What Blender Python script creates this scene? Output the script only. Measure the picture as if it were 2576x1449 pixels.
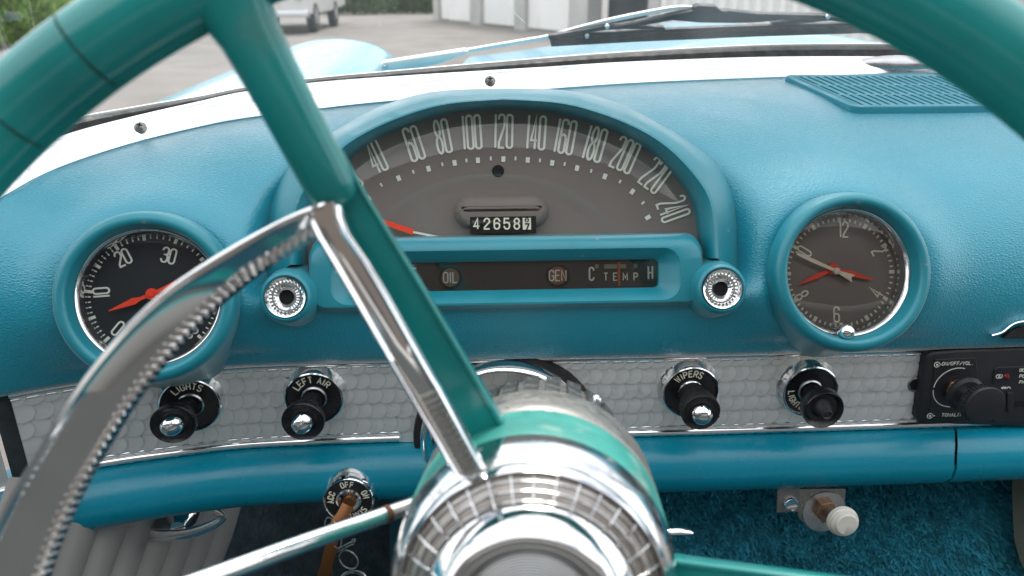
import bpy, math, random
import numpy as np
from mathutils import Vector, Matrix
random.seed(7)
R = math.radians
scene = bpy.context.scene
for o in list(bpy.data.objects): bpy.data.objects.remove(o)

# ------------------------------------------------------------------ camera
CAM = Vector((0.0, 0.0, 1.05)); PITCH = R(21.5); FPX = 1946.0      # focal length in units of a 2576 px wide frame
camd = bpy.data.cameras.new('camera'); cam = bpy.data.objects.new('camera', camd)
scene.collection.objects.link(cam)
cam.location = CAM; cam.rotation_euler = (math.pi/2 - PITCH, 0, 0)
camd.sensor_width = 36; camd.lens = 36*FPX/2576; camd.clip_start = .01; camd.clip_end = 3000
camd.dof.use_dof = True; camd.dof.focus_distance = .57; camd.dof.aperture_fstop = 9.0
scene.camera = cam

# ------------------------------------------------------------------ world and sun
SUN_EL, SUN_AZ = R(60), R(10)                                      # azimuth clockwise from +Y
w = bpy.data.worlds.new('World'); scene.world = w; w.use_nodes = True
nt = w.node_tree; nt.nodes.clear()
wo = nt.nodes.new('ShaderNodeOutputWorld'); bg = nt.nodes.new('ShaderNodeBackground'); bg.inputs[1].default_value = .11
sky = nt.nodes.new('ShaderNodeTexSky'); sky.sky_type = 'NISHITA'; sky.sun_disc = False
sky.sun_elevation = SUN_EL; sky.sun_rotation = SUN_AZ; sky.dust_density = 1.5
tcw = nt.nodes.new('ShaderNodeTexCoord'); nz = nt.nodes.new('ShaderNodeTexNoise')
nz.inputs['Scale'].default_value = 2.6; nz.inputs['Detail'].default_value = 6; nz.inputs['Roughness'].default_value = .55
crw = nt.nodes.new('ShaderNodeValToRGB'); crw.color_ramp.elements[0].position = .36; crw.color_ramp.elements[1].position = .52
crw.color_ramp.elements[0].color = (.22, .22, .22, 1)
mxw = nt.nodes.new('ShaderNodeMixRGB'); mxw.inputs[2].default_value = (15.0, 15.3, 15.8, 1)
nt.links.new(tcw.outputs['Generated'], nz.inputs['Vector']); nt.links.new(nz.outputs['Fac'], crw.inputs[0])
nt.links.new(crw.outputs[0], mxw.inputs[0]); nt.links.new(sky.outputs[0], mxw.inputs[1])
nt.links.new(mxw.outputs[0], bg.inputs[0]); nt.links.new(bg.outputs[0], wo.inputs[0])
sd = bpy.data.lights.new('sun', 'SUN'); so = bpy.data.objects.new('sun', sd); scene.collection.objects.link(so)
sd.energy = 2.0; sd.angle = R(24); sd.color = (1, .96, .9)
sdir = Vector((math.sin(SUN_AZ)*math.cos(SUN_EL), math.cos(SUN_AZ)*math.cos(SUN_EL), math.sin(SUN_EL)))
so.rotation_euler = sdir.to_track_quat('Z', 'Y').to_euler(); so.location = (0, 0, 6)
vs = scene.view_settings; vs.view_transform = 'Standard'; vs.look = 'None'; vs.exposure = 0.42; vs.gamma = 1.0; vs.use_curve_mapping = False
scene.render.resolution_x = 1024; scene.render.resolution_y = 576

# ------------------------------------------------------------------ pixel rays and frames
FW = Vector((0, math.cos(PITCH), -math.sin(PITCH))); UP = Vector((0, math.sin(PITCH), math.cos(PITCH))); RT = Vector((1, 0, 0))
def ray(x, y): return FW + RT*((x-1288)/FPX) - UP*((y-724.5)/FPX)
def at_h(x, y, h): d = ray(x, y); return CAM + d*(-h/d.z)          # h = metres below the camera
def at_y(x, y, Y): d = ray(x, y); return CAM + d*(Y/d.y)
class Fr:
    def __init__(s, o, tilt=0, yaw=0):
        c, sn = math.cos(R(tilt)), math.sin(R(tilt)); p = R(yaw)
        s.o = Vector(o); s.z = Vector((math.sin(p)*c, -math.cos(p)*c, sn)); s.x = Vector((math.cos(p), math.sin(p), 0)); s.y = s.z.cross(s.x)
    def mat(s):
        m = Matrix.Identity(4)
        for i, v in enumerate((s.x, s.y, s.z, s.o)):
            for k in range(3): m[k][i] = v[k]
        return m
    def loc(s, x, y, dz=0):                                        # pixel -> (a, b) on the plane dz in front of the frame
        d = ray(x, y); O = s.o + s.z*dz; t = (O-CAM).dot(s.z)/d.dot(s.z); q = CAM + d*t - O
        return (q.dot(s.x), q.dot(s.y))
    def l3(s, x, y, dz=0): a, b = s.loc(x, y, dz); return (a, b, dz)
    def w(s, a, b, c=0): return s.o + s.x*a + s.y*b + s.z*c
    def scale(s, dz=0): return ((s.o + s.z*dz) - CAM).dot(FW)/FPX   # metres per pixel at the origin

# ------------------------------------------------------------------ mesh helpers
COL = scene.collection
def join(*L):
    V = []; Fc = []
    for v, f in L:
        k = len(V); V += [tuple(p) for p in v]; Fc += [tuple(i+k for i in q) for q in f]
    return V, Fc
def move(vf, m): return [tuple(m @ Vector(p)) for p in vf[0]], vf[1]
def off(vf, dx=0, dy=0, dz=0): return [(p[0]+dx, p[1]+dy, p[2]+dz) for p in vf[0]], vf[1]
def loft(rings, closed=True, cap0=False, cap1=False, flip=False):
    n = len(rings[0]); V = [tuple(p) for r in rings for p in r]; Fc = []
    m = n if closed else n-1
    for i in range(len(rings)-1):
        for j in range(m):
            q = (i*n+j, i*n+(j+1) % n, (i+1)*n+(j+1) % n, (i+1)*n+j)
            Fc.append(q[::-1] if flip else q)
    if cap0: Fc.append(tuple(range(n))[::1 if flip else -1])
    if cap1: Fc.append(tuple(range((len(rings)-1)*n, len(rings)*n))[::-1 if flip else 1])
    return V, Fc
def lathe(prof, n=56, cx=0, cy=0, a0=0, a1=None):                  # profile listed from the axis/front outwards and back; axis = z
    full = a1 is None; a1 = a0+2*math.pi if full else a1
    m = n if full else n+1
    rings = [[(cx+r*math.cos(a0+(a1-a0)*j/n), cy+r*math.sin(a0+(a1-a0)*j/n), z) for j in range(m)] for r, z in prof]
    return loft(rings, closed=full, cap0=(full and prof[0][0] > 1e-6 and False), flip=True)
def disc(r, z, n=48, cx=0, cy=0): return [(cx+r*math.cos(2*math.pi*j/n), cy+r*math.sin(2*math.pi*j/n), z) for j in range(n)], [tuple(range(n))]
def prism(pts, z0, z1, bev=0):
    pts = [tuple(p[:2]) for p in pts]
    c = (sum(p[0] for p in pts)/len(pts), sum(p[1] for p in pts)/len(pts))
    A = sum(pts[i][0]*pts[(i+1) % len(pts)][1]-pts[(i+1) % len(pts)][0]*pts[i][1] for i in range(len(pts)))
    if A < 0: pts = pts[::-1]
    def ins(d):
        out = []; n = len(pts)
        for i in range(n):
            p0, p1, p2 = Vector(pts[i-1][:2]), Vector(pts[i][:2]), Vector(pts[(i+1) % n][:2])
            d1 = (p1-p0).normalized(); d2 = (p2-p1).normalized()
            nn = Vector((-d1.y-d2.y, d1.x+d2.x)); 
            if nn.length < 1e-9: nn = Vector((-d1.y, d1.x))
            nn.normalize(); k = max(.5, nn.dot(Vector((-d1.y, d1.x))))
            q = p1+nn*(d/k); out.append((q.x, q.y))
        return out
    if bev:
        i1, i2 = ins(bev*.35), ins(bev)
        rings = [[(x, y, z0) for x, y in pts], [(x, y, z1-bev) for x, y in pts], [(x, y, z1-bev*.35) for x, y in i1], [(x, y, z1) for x, y in i2]]
    else: rings = [[(x, y, z0) for x, y in pts], [(x, y, z1) for x, y in pts]]
    return loft(rings, True, True, True)
def box(x0, x1, y0, y1, z0, z1, bev=0): return prism([(x0, y0), (x1, y0), (x1, y1), (x0, y1)], z0, z1, bev)
def rrect(x0, x1, y0, y1, r, z=0, n=6):
    P = []
    for cx, cy, a in ((x1-r, y0+r, -90), (x1-r, y1-r, 0), (x0+r, y1-r, 90), (x0+r, y0+r, 180)):
        for k in range(n+1):
            t = R(a+90*k/n); P.append((cx+r*math.cos(t), cy+r*math.sin(t), z))
    return P
def frames_along(path, up):
    P = [Vector(p) for p in path]; out = []
    for i, p in enumerate(P):
        t = (P[min(i+1, len(P)-1)]-P[max(i-1, 0)]).normalized()
        u = Vector(up) if not callable(up) else up(i)
        s = t.cross(u).normalized(); u2 = s.cross(t).normalized()
        out.append((p, t, s, u2))
    return out
def sweep(path, prof, up=(0, 0, 1), caps=True, closedprof=True, scales=None):   # prof points (side, up)
    rings = []
    for i, (p, t, s, u) in enumerate(frames_along(path, up)):
        k = scales[i] if scales else 1
        rings.append([tuple(p+s*(a*k)+u*(b*k)) for a, b in prof])
    return loft(rings, closedprof, caps, caps)
def circ(r, n=12, ry=None): return [(r*math.cos(2*math.pi*j/n), (ry or r)*math.sin(2*math.pi*j/n)) for j in range(n)]
def tube(path, r, n=12, up=(0, 0, 1)):
    if isinstance(r, (list, tuple)): return sweep(path, circ(1, n), up, True, True, list(r))
    return sweep(path, circ(r, n), up)
def arcpts(cx, cy, r, a0, a1, n=12, ry=None): return [(cx+r*math.cos(R(a0+(a1-a0)*k/n)), cy+(ry or r)*math.sin(R(a0+(a1-a0)*k/n))) for k in range(n+1)]
def smooth_path(P, n=8):
    P = [Vector(p) for p in P]; out = []
    for i in range(len(P)-1):
        p0, p1, p2, p3 = P[max(i-1, 0)], P[i], P[i+1], P[min(i+2, len(P)-1)]
        for k in range(n):
            t = k/n
            out.append(.5*((2*p1)+(p2-p0)*t+(2*p0-5*p1+4*p2-p3)*t*t+(3*p1-p0-3*p2+p3)*t**3))
    out.append(P[-1]); return out
def ribbon(pts, wd, z0, z1, closed=False):
    P = [Vector(p[:2]) for p in pts]; n = len(P); L = []; Rr = []
    for i in range(n):
        a = P[i-1] if (closed or i > 0) else None; b = P[(i+1) % n] if (closed or i < n-1) else None
        d1 = (P[i]-a).normalized() if a is not None else None; d2 = (b-P[i]).normalized() if b is not None else None
        if d1 is None: d1 = d2
        if d2 is None: d2 = d1
        nn = Vector((-d1.y-d2.y, d1.x+d2.x))
        if nn.length < 1e-6: nn = Vector((-d1.y, d1.x))
        nn.normalize(); k = max(.55, nn.dot(Vector((-d1.y, d1.x))))
        L.append(P[i]+nn*(wd/2/k)); Rr.append(P[i]-nn*(wd/2/k))
    rings = [[(l.x, l.y, z0), (l.x, l.y, z1), (r.x, r.y, z1), (r.x, r.y, z0)] for l, r in zip(L, Rr)]
    if closed: rings.append(rings[0])
    return loft(rings, True, not closed, not closed)

GL = {}
def glyph(ch, k):
    r = .5*k; e = lambda cy, a0, a1: arcpts(.5, cy, .5, a0, a1, 8, r)
    T, B = 1-r, r
    g = {
     '0': [(e(T, 0, 180)+e(B, 180, 360), True)], 'O': [(e(T, 0, 180)+e(B, 180, 360), True)],
     '1': [([(.5, 0), (.5, 1)], False)], 'I': [([(.5, 0), (.5, 1)], False)],
     '2': [([(0, T-.06)]+e(T, 180, 0)+[(1, .66), (.05, .16), (.02, 0), (1, 0)], False)],
     '3': [([(0, T-.04)]+e(T, 180, 0)+[(1, .6), (.75, .53), (.4, .52), (.75, .51), (1, .44)]+e(B, 0, -180)+[(0, B+.04)], False)],
     '4': [([(.72, 0), (.72, 1), (0, .26), (1.05, .26)], False)],
     '5': [([(.95, 1), (.05, 1), (.02, .56), (.5, .63), (.9, .56), (1, .42)]+e(B, 0, -180)+[(0, B+.05)], False)],
     '6': [([(1, T-.05)]+e(T, 0, 180)+e(B, 180, 360)+[(1, .42), (.85, .52), (.5, .56), (.15, .52), (0, .44)], False)],
     '7': [([(0, 1), (1, 1), (.35, 0)], False)],
     '8': [(arcpts(.5, .76, .46, 0, 360, 16, .24)[:-1], True), (arcpts(.5, .26, .5, 0, 360, 16, .26)[:-1], True)],
     'A': [([(0, 0), (.5, 1), (1, 0)], False), ([(.2, .34), (.8, .34)], False)],
     'C': [([(1, T-.08)]+e(T, 0, 180)+e(B, 180, 360)+[(1, B+.08)], False)],
     'E': [([(1, 1), (0, 1), (0, 0), (1, 0)], False), ([(0, .52), (.85, .52)], False)],
     'F': [([(1, 1), (0, 1), (0, 0)], False), ([(0, .52), (.85, .52)], False)],
     'G': [([(1, T-.05)]+e(T, 0, 180)+e(B, 180, 360)+[(1, .46), (.55, .46)], False)],
     'H': [([(0, 0), (0, 1)], False), ([(1, 0), (1, 1)], False), ([(0, .5), (1, .5)], False)],
     'L': [([(0, 1), (0, 0), (1, 0)], False)],
     'M': [([(0, 0), (0, 1), (.5, .3), (1, 1), (1, 0)], False)],
     'N': [([(0, 0), (0, 1), (1, 0), (1, 1)], False)],
     'P': [([(0, 0), (0, 1), (.75, 1), (1, .88), (1, .62), (.75, .48), (0, .48)], False)],
     'R': [([(0, 0), (0, 1), (.75, 1), (1, .88), (1, .62), (.75, .48), (0, .48)], False), ([(.55, .48), (1, 0)], False)],
     'S': [([(1, .84), (.75, 1), (.25, 1), (0, .84), (0, .66), (.25, .54), (.75, .46), (1, .34), (1, .16), (.75, 0), (.25, 0), (0, .16)], False)],
     'T': [([(0, 1), (1, 1)], False), ([(.5, 1), (.5, 0)], False)],
     'V': [([(0, 1), (.5, 0), (1, 1)], False)],
     'W': [([(0, 1), (.25, 0), (.5, .8), (.75, 0), (1, 1)], False)],
     '/': [([(0, 0), (1, 1)], False)], '.': [([(.4, .02), (.6, .02)], False)],
    }
    return g[ch]
ADV = {'1': .3, 'I': .3, ' ': .6, '.': .5, '/': .7, 'W': 1.25, 'M': 1.15}
def text(s, h, k=.4, gap=.16, sw=.085, place=None, z0=0, z1=.0003, slant=0):
    """text as raised strokes, height h, glyph width k*h; centred on the origin unless place(x_mid) -> (cx, cy, angle) for curved lettering"""
    W = sum(k*h*ADV.get(c, 1) for c in s)+gap*h*(len(s)-1); x = -W/2; out = []
    for c in s:
        gw = k*h*ADV.get(c, 1); mid = x+gw/2
        if c != ' ':
            cx, cy, ang = place(mid) if place else (mid, 0, 0)
            ww = k*h if c not in 'WM' else gw
            for pts, cl in glyph(c, k if c not in 'WM' else gw/h):
                q = []
                for px, py in pts:
                    u, v = (px-.5)*ww*(1-sw/k*.0), (py-.5)*h
                    u += slant*v
                    q.append((cx+u*math.cos(ang)-v*math.sin(ang), cy+u*math.sin(ang)+v*math.cos(ang)))
                out.append(ribbon(q, sw*h, z0, z1, cl))
        x += gw+gap*h
    return join(*out)
def on_arc(cx, cy, r, a_mid, inside=False):                         # lettering along a circle, tops outward
    def f(s):
        a = R(a_mid) - s/r
        return (cx+r*math.cos(a), cy+r*math.sin(a), a-math.pi/2)
    return f

def obj(name, vf, mat, parent=None, smooth=38, loc=None):
    me = bpy.data.meshes.new(name); me.from_pydata([tuple(v) for v in vf[0]], [], [tuple(f) for f in vf[1]]); me.validate()
    if smooth:
        me.polygons.foreach_set('use_smooth', [True]*len(me.polygons)); me.set_sharp_from_angle(angle=R(smooth))
    o = bpy.data.objects.new(name, me); COL.objects.link(o)
    if mat is not None: me.materials.append(mat)
    if parent is not None: o.parent = parent
    if loc is not None: o.location = loc
    return o
def share(name, o, parent, mtx=None):
    c = bpy.data.objects.new(name, o.data); COL.objects.link(c); c.parent = parent
    if mtx is not None: c.matrix_local = mtx
    return c
def tag(o, label, cat, group=None, kind=None):
    if label: o['label'] = label
    if cat: o['category'] = cat
    if group: o['group'] = group
    if kind: o['kind'] = kind
    return o
def thing(name, label, cat, fr=None, loc=None, group=None):
    o = bpy.data.objects.new(name, None); COL.objects.link(o); o.empty_display_size = .02
    if fr is not None: o.matrix_world = fr.mat()
    elif loc is not None: o.location = loc
    return tag(o, label, cat, group)
def struct(name, vf, mat, smooth=0):
    o = obj(name, vf, mat, None, smooth); o['kind'] = 'structure'; return o
def rel(vf, o):                                                     # world coordinates -> relative to an unrotated empty
    return [(p[0]-o[0], p[1]-o[1], p[2]-o[2]) for p in vf[0]], vf[1]

# ------------------------------------------------------------------ materials
def M(name, col, rough=.5, metal=0, bump=None, var=None, spec=None, coat=0, wear=None, **kw):
    """bump = [(type, scale, strength, dist)], var = (scale, amount), wear = (scale, lo, hi, colour, rough)"""
    m = bpy.data.materials.new(name); m.use_nodes = True; t = m.node_tree; b = t.nodes['Principled BSDF']
    b.inputs['Base Color'].default_value = (*col, 1); b.inputs['Roughness'].default_value = rough; b.inputs['Metallic'].default_value = metal
    if spec is not None: b.inputs['Specular IOR Level'].default_value = spec
    if kw.get('sheen'): b.inputs['Sheen Weight'].default_value = kw['sheen']; b.inputs['Sheen Roughness'].default_value = .32
    if coat: b.inputs['Coat Weight'].default_value = coat; b.inputs['Coat Roughness'].default_value = kw.get('coatr', .15)
    tc = t.nodes.new('ShaderNodeTexCoord'); src = tc.outputs[kw.get('coords', 'Object')]
    if kw.get('stretch'):
        mp = t.nodes.new('ShaderNodeMapping'); mp.inputs['Scale'].default_value = kw['stretch']; t.links.new(src, mp.inputs[0]); src = mp.outputs[0]
    colsock = None
    def noise(sc, det=4):
        n = t.nodes.new('ShaderNodeTexNoise'); n.inputs['Scale'].default_value = sc; n.inputs['Detail'].default_value = det; t.links.new(src, n.inputs[0]); return n.outputs['Fac']
    if var:
        f = noise(var[0], 5); mr = t.nodes.new('ShaderNodeMapRange'); mr.inputs[1].default_value = .3; mr.inputs[2].default_value = .7
        mr.inputs[3].default_value = 1-var[1]; mr.inputs[4].default_value = 1+var[1]; t.links.new(f, mr.inputs[0])
        mx = t.nodes.new('ShaderNodeVectorMath'); mx.operation = 'SCALE'; mx.inputs[0].default_value = col; t.links.new(mr.outputs[0], mx.inputs['Scale']); colsock = mx.outputs[0]
        t.links.new(colsock, b.inputs['Base Color'])
        r2 = t.nodes.new('ShaderNodeMapRange'); r2.inputs[1].default_value = .3; r2.inputs[2].default_value = .7; r2.inputs[3].default_value = max(.02, rough*.75); r2.inputs[4].default_value = min(1, rough*1.3)
        t.links.new(noise(var[0]*2.3, 4), r2.inputs[0]); t.links.new(r2.outputs[0], b.inputs['Roughness'])
    if wear:
        f = noise(wear[0], 7); cr = t.nodes.new('ShaderNodeMapRange'); cr.inputs[1].default_value = wear[1]; cr.inputs[2].default_value = wear[2]; t.links.new(f, cr.inputs[0])
        mx = t.nodes.new('ShaderNodeMixRGB'); t.links.new(cr.outputs[0], mx.inputs[0]); mx.inputs[2].default_value = (*wear[3], 1)
        if colsock: t.links.new(colsock, mx.inputs[1])
        else: mx.inputs[1].default_value = (*col, 1)
        t.links.new(mx.outputs[0], b.inputs['Base Color'])
        mr = t.nodes.new('ShaderNodeMix'); mr.data_type = 'FLOAT'; t.links.new(cr.outputs[0], mr.inputs[0])
        lk = b.inputs['Roughness'].links
        if lk: t.links.new(lk[0].from_socket, mr.inputs[2])
        else: mr.inputs[2].default_value = rough
        mr.inputs[3].default_value = wear[4]; t.links.new(mr.outputs[0], b.inputs['Roughness'])
        if metal and kw.get('wearmetal') is not None:
            mm = t.nodes.new('ShaderNodeMix'); mm.data_type = 'FLOAT'; t.links.new(cr.outputs[0], mm.inputs[0]); mm.inputs[2].default_value = metal; mm.inputs[3].default_value = kw['wearmetal']; t.links.new(mm.outputs[0], b.inputs['Metallic'])
    last = None
    for ty, sc, st, di in (bump or []):
        if ty == 'noise': f = noise(sc, 5)
        else:
            v = t.nodes.new('ShaderNodeTexVoronoi'); v.inputs['Scale'].default_value = sc; t.links.new(src, v.inputs[0])
            if ty == 'cells': v.feature = 'DISTANCE_TO_EDGE'
            f = v.outputs['Distance']
        bp = t.nodes.new('ShaderNodeBump'); bp.inputs['Strength'].default_value = st; bp.inputs['Distance'].default_value = di
        t.links.new(f, bp.inputs['Height'])
        if last: t.links.new(last, bp.inputs['Normal'])
        last = bp.outputs[0]
    if last:
        t.links.new(last, b.inputs['Normal'])
        if coat: t.links.new(last, b.inputs['Coat Normal'])
    return m
TEAL = (.002, .27, .37)
m_vinyl = M('blue_vinyl', TEAL, .36, bump=[('cells', 330, .55, .0009), ('noise', 420, .35, .0007)], spec=.6, sheen=1.0, coat=.7, coatr=.42, var=(9, .06), stretch=(1, 1.6, 1.6))
m_case = M('blue_plastic', (.003, .215, .275), .40, sheen=.3, coat=.4, coatr=.4, bump=[('noise', 700, .3, .0004)], var=(14, .1), wear=(90, .70, .76, (.30, .27, .22), .7))
m_roll = M('blue_roll_vinyl', (.001, .24, .345), .26, bump=[('noise', 500, .18, .0006)], var=(12, .07))
m_wheel = M('green_wheel_plastic', (.010, .225, .215), .2, bump=[('noise', 300, .05, .0004)], var=(13, .24), wear=(20, .60, .8, (.10, .17, .13), .5))
m_hubteal = M('dusty_green_plastic', (.035, .27, .225), .5, bump=[('noise', 500, .1, .0004)], var=(40, .2), wear=(60, .55, .8, (.3, .4, .34), .6))
m_chrome = M('chrome', (.86, .87, .88), .07, 1, var=(60, .03), bump=[('noise', 40, .02, .001)])
m_band = M('worn_chrome_band', (.80, .81, .82), .1, 1, var=(30, .05), bump=[('noise', 300, .03, .0004)])
m_mould = M('bright_moulding', (.96, .96, .96), .15, 1)
m_chrome_old = M('pitted_chrome', (.78, .79, .79), .13, 1, var=(50, .06), bump=[('noise', 700, .12, .0003)], wear=(150, .6, .72, (.25, .23, .2), .5), wearmetal=.6)
m_grime = M('grimy_metal', (.29, .285, .265), .42, .8, var=(90, .15), bump=[('noise', 700, .12, .0003)], wear=(420, .58, .70, (.12, .12, .115), .65), wearmetal=.4)
m_bar = M('dull_collar_metal', (.17, .17, .165), .38, .85, var=(90, .2), wear=(300, .58, .72, (.30, .29, .26), .6), wearmetal=.4)
m_black = M('black_plastic', (.012, .012, .014), .28, var=(60, .15))
m_blackm = M('matt_black_plastic', (.018, .019, .022), .5, bump=[('noise', 900, .15, .0003)], var=(40, .15))
m_rubber = M('black_rubber', (.012, .012, .012), .6, var=(50, .3), bump=[('noise', 300, .2, .0006)])
m_hole = M('dark_cavity', (.004, .004, .005), .9)
m_cream = M('cream_paint', (.78, .80, .72), .5)
m_creamo = M('aged_cream_paint', (.80, .78, .62), .5)
m_red = M('red_pointer', (.92, .06, .018), .45)
m_dialglare = M('dial_with_glare', (.19, .163, .147), .6, var=(6, .10)); m_strip = M('dark_gauge_strip', (.045, .040, .037), .6, var=(8, .1))  # speed dial: grey-brown glare of the glass painted into a dark dial's colour
m_dialblack = M('black_dial', (.006, .011, .016), .5)
m_amber = M('amber_lamp', (.26, .095, .035), .4)
m_brass = M('brass', (.55, .36, .18), .35, 1, var=(80, .15))
m_key = M('bronze_key', (.20, .085, .03), .35, .7, var=(60, .15))
m_steel = M('steel', (.55, .55, .56), .3, 1, var=(60, .1))
m_white = M('yellowed_white_knob', (.66, .63, .55), .4, var=(90, .06))
m_doorpanel = M('pleated_offwhite_vinyl', (.27, .26, .245), .5, bump=[('noise', 400, .1, .0005)])
m_carpetbase = M('carpet_backing', (.006, .05, .075), .95)
m_carpet = M('carpet_pile', (.04, .34, .45), .85, var=(60, .3))
m_greenpanel = M('olive_panel', (.055, .065, .048), .7, var=(30, .1))
m_dust = M('windscreen_arm_metal', (.72, .71, .69), .4, .3, var=(50, .05))
m_carpaint = M('blue_car_paint', (.035, .29, .41), .3, coat=.45, coatr=.05, var=(20, .03))
m_asphalt = M('asphalt', (.19, .172, .158), .9, bump=[('noise', 60, .5, .02)], var=(.7, .14))
m_wall = M('garage_render', (.42, .42, .40), .85, var=(2, .1))
m_doorw = M('white_garage_door', (.74, .74, .72), .5, var=(1.3, .05), wear=(3, .62, .8, (.55, .50, .43), .7))
m_doord = M('dark_garage_interior', (.03, .034, .04), .8)
m_truck = M('silver_truck_paint', (.62, .62, .60), .35, coat=.5, var=(3, .08))
m_tyre = M('tyre', (.03, .03, .032), .8)
m_leaf = M('leaf_green', (.24, .38, .08), .6, var=(3, .4))
m_leafd = M('dark_leaf', (.10, .15, .07), .7, var=(2, .3))
m_bark = M('bark', (.10, .075, .05), .9)
m_led = M('red_led', (.25, .012, .012), .15)
m_slat = M('grille_blue', (.02, .24, .32), .45, var=(30, .08), bump=[('noise', 600, .15, .0003)])
def glass_mat(name, tint=(1, 1, 1), rough=0.0, f0=.045, ior=1.5):
    m = bpy.data.materials.new(name); m.use_nodes = True; t = m.node_tree; t.nodes.clear()
    o = t.nodes.new('ShaderNodeOutputMaterial'); mx = t.nodes.new('ShaderNodeMixShader'); tr = t.nodes.new('ShaderNodeBsdfTransparent'); gl = t.nodes.new('ShaderNodeBsdfGlossy')
    tr.inputs[0].default_value = (*tint, 1); gl.inputs['Roughness'].default_value = rough
    fr = t.nodes.new('ShaderNodeFresnel'); fr.inputs[0].default_value = ior
    t.links.new(fr.outputs[0], mx.inputs[0]); t.links.new(tr.outputs[0], mx.inputs[1]); t.links.new(gl.outputs[0], mx.inputs[2]); t.links.new(mx.outputs[0], o.inputs[0])
    return m
m_glass = glass_mat('windscreen_glass', (.97, .985, .98), 0, ior=1.35)
t = m_glass.node_tree; _o = [n for n in t.nodes if n.type == 'OUTPUT_MATERIAL'][0]; _s = _o.inputs[0].links[0].from_socket
_d = t.nodes.new('ShaderNodeBsdfTranslucent'); _d.inputs[0].default_value = (.8, .8, .78, 1); _m = t.nodes.new('ShaderNodeMixShader'); _tc = t.nodes.new('ShaderNodeTexCoord'); _n = t.nodes.new('ShaderNodeTexNoise')
_n.inputs['Scale'].default_value = 9; _n.inputs['Detail'].default_value = 7; t.links.new(_tc.outputs['Object'], _n.inputs[0]); _r = t.nodes.new('ShaderNodeMapRange'); _r.inputs[1].default_value = .35; _r.inputs[2].default_value = .8; _r.inputs[3].default_value = .01; _r.inputs[4].default_value = .10
t.links.new(_n.outputs['Fac'], _r.inputs[0]); t.links.new(_r.outputs[0], _m.inputs[0]); t.links.new(_s, _m.inputs[1]); t.links.new(_d.outputs[0], _m.inputs[2]); t.links.new(_m.outputs[0], _o.inputs[0])
m_lens = glass_mat('instrument_lens', (.97, .97, .96), 0, ior=1.5); m_lens2 = glass_mat('weak_reflection_lens', (.98, .98, .98), 0, ior=1.18)  # second lens: lowered index weakens the tachometer's sky reflection
# engine-turned aluminium: concentric brushing around every disc (uv holds the disc's own coordinates)
m_alu = M('engine_turned_aluminium', (.88, .88, .865), .30, .55, wear=(55, .60, .78, (.58, .59, .58), .45), wearmetal=.4)
t = m_alu.node_tree; uvn = t.nodes.new('ShaderNodeUVMap'); ln = t.nodes.new('ShaderNodeVectorMath'); ln.operation = 'LENGTH'; t.links.new(uvn.outputs[0], ln.inputs[0])
ml = t.nodes.new('ShaderNodeMath'); ml.operation = 'MULTIPLY'; ml.inputs[1].default_value = 70; t.links.new(ln.outputs['Value'], ml.inputs[0])
sn = t.nodes.new('ShaderNodeMath'); sn.operation = 'SINE'; t.links.new(ml.outputs[0], sn.inputs[0])
bp = t.nodes.new('ShaderNodeBump'); bp.inputs['Strength'].default_value = .2; bp.inputs['Distance'].default_value = .0002
t.links.new(sn.outputs[0], bp.inputs['Height']); t.links.new(bp.outputs[0], t.nodes['Principled BSDF'].inputs['Normal'])
_b = t.nodes['Principled BSDF']; _src = _b.inputs['Base Color'].links[0].from_socket
_mr = t.nodes.new('ShaderNodeMapRange'); _mr.inputs[1].default_value = .86; _mr.inputs[2].default_value = 1.0; _mr.inputs[3].default_value = 1; _mr.inputs[4].default_value = .74; t.links.new(ln.outputs['Value'], _mr.inputs[0])
_vm = t.nodes.new('ShaderNodeVectorMath'); _vm.operation = 'SCALE'; t.links.new(_src, _vm.inputs[0]); t.links.new(_mr.outputs[0], _vm.inputs['Scale']); t.links.new(_vm.outputs[0], _b.inputs['Base Color'])
_sx = t.nodes.new('ShaderNodeSeparateXYZ'); t.links.new(uvn.outputs[0], _sx.inputs[0]); _ng = t.nodes.new('ShaderNodeMath'); _ng.operation = 'MULTIPLY'; _ng.inputs[1].default_value = -1; t.links.new(_sx.outputs[1], _ng.inputs[0])
_cx = t.nodes.new('ShaderNodeCombineXYZ'); t.links.new(_ng.outputs[0], _cx.inputs[0]); t.links.new(_sx.outputs[0], _cx.inputs[2]); _nm = t.nodes.new('ShaderNodeVectorMath'); _nm.operation = 'NORMALIZE'; t.links.new(_cx.outputs[0], _nm.inputs[0])
t.links.new(_nm.outputs[0], _b.inputs['Tangent']); _b.inputs['Anisotropic'].default_value = .75
m_alu2 = M('plain_aluminium', (.72, .73, .72), .38, .6, var=(40, .08))
# spun centre cap: concentric grooves
m_spun = M('spun_metal', (.42, .42, .415), .32, 1)
t = m_spun.node_tree; tcn = t.nodes.new('ShaderNodeTexCoord'); ln = t.nodes.new('ShaderNodeVectorMath'); ln.operation = 'LENGTH'
sp = t.nodes.new('ShaderNodeVectorMath'); sp.operation = 'MULTIPLY'; sp.inputs[1].default_value = (1, 1, 0); t.links.new(tcn.outputs['Object'], sp.inputs[0]); t.links.new(sp.outputs[0], ln.inputs[0])
ml = t.nodes.new('ShaderNodeMath'); ml.operation = 'MULTIPLY'; ml.inputs[1].default_value = 7000; t.links.new(ln.outputs['Value'], ml.inputs[0])
sn = t.nodes.new('ShaderNodeMath'); sn.operation = 'SINE'; t.links.new(ml.outputs[0], sn.inputs[0])
bp = t.nodes.new('ShaderNodeBump'); bp.inputs['Strength'].default_value = .5; bp.inputs['Distance'].default_value = .0003
t.links.new(sn.outputs[0], bp.inputs['Height']); t.links.new(bp.outputs[0], t.nodes['Principled BSDF'].inputs['Normal'])

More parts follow.
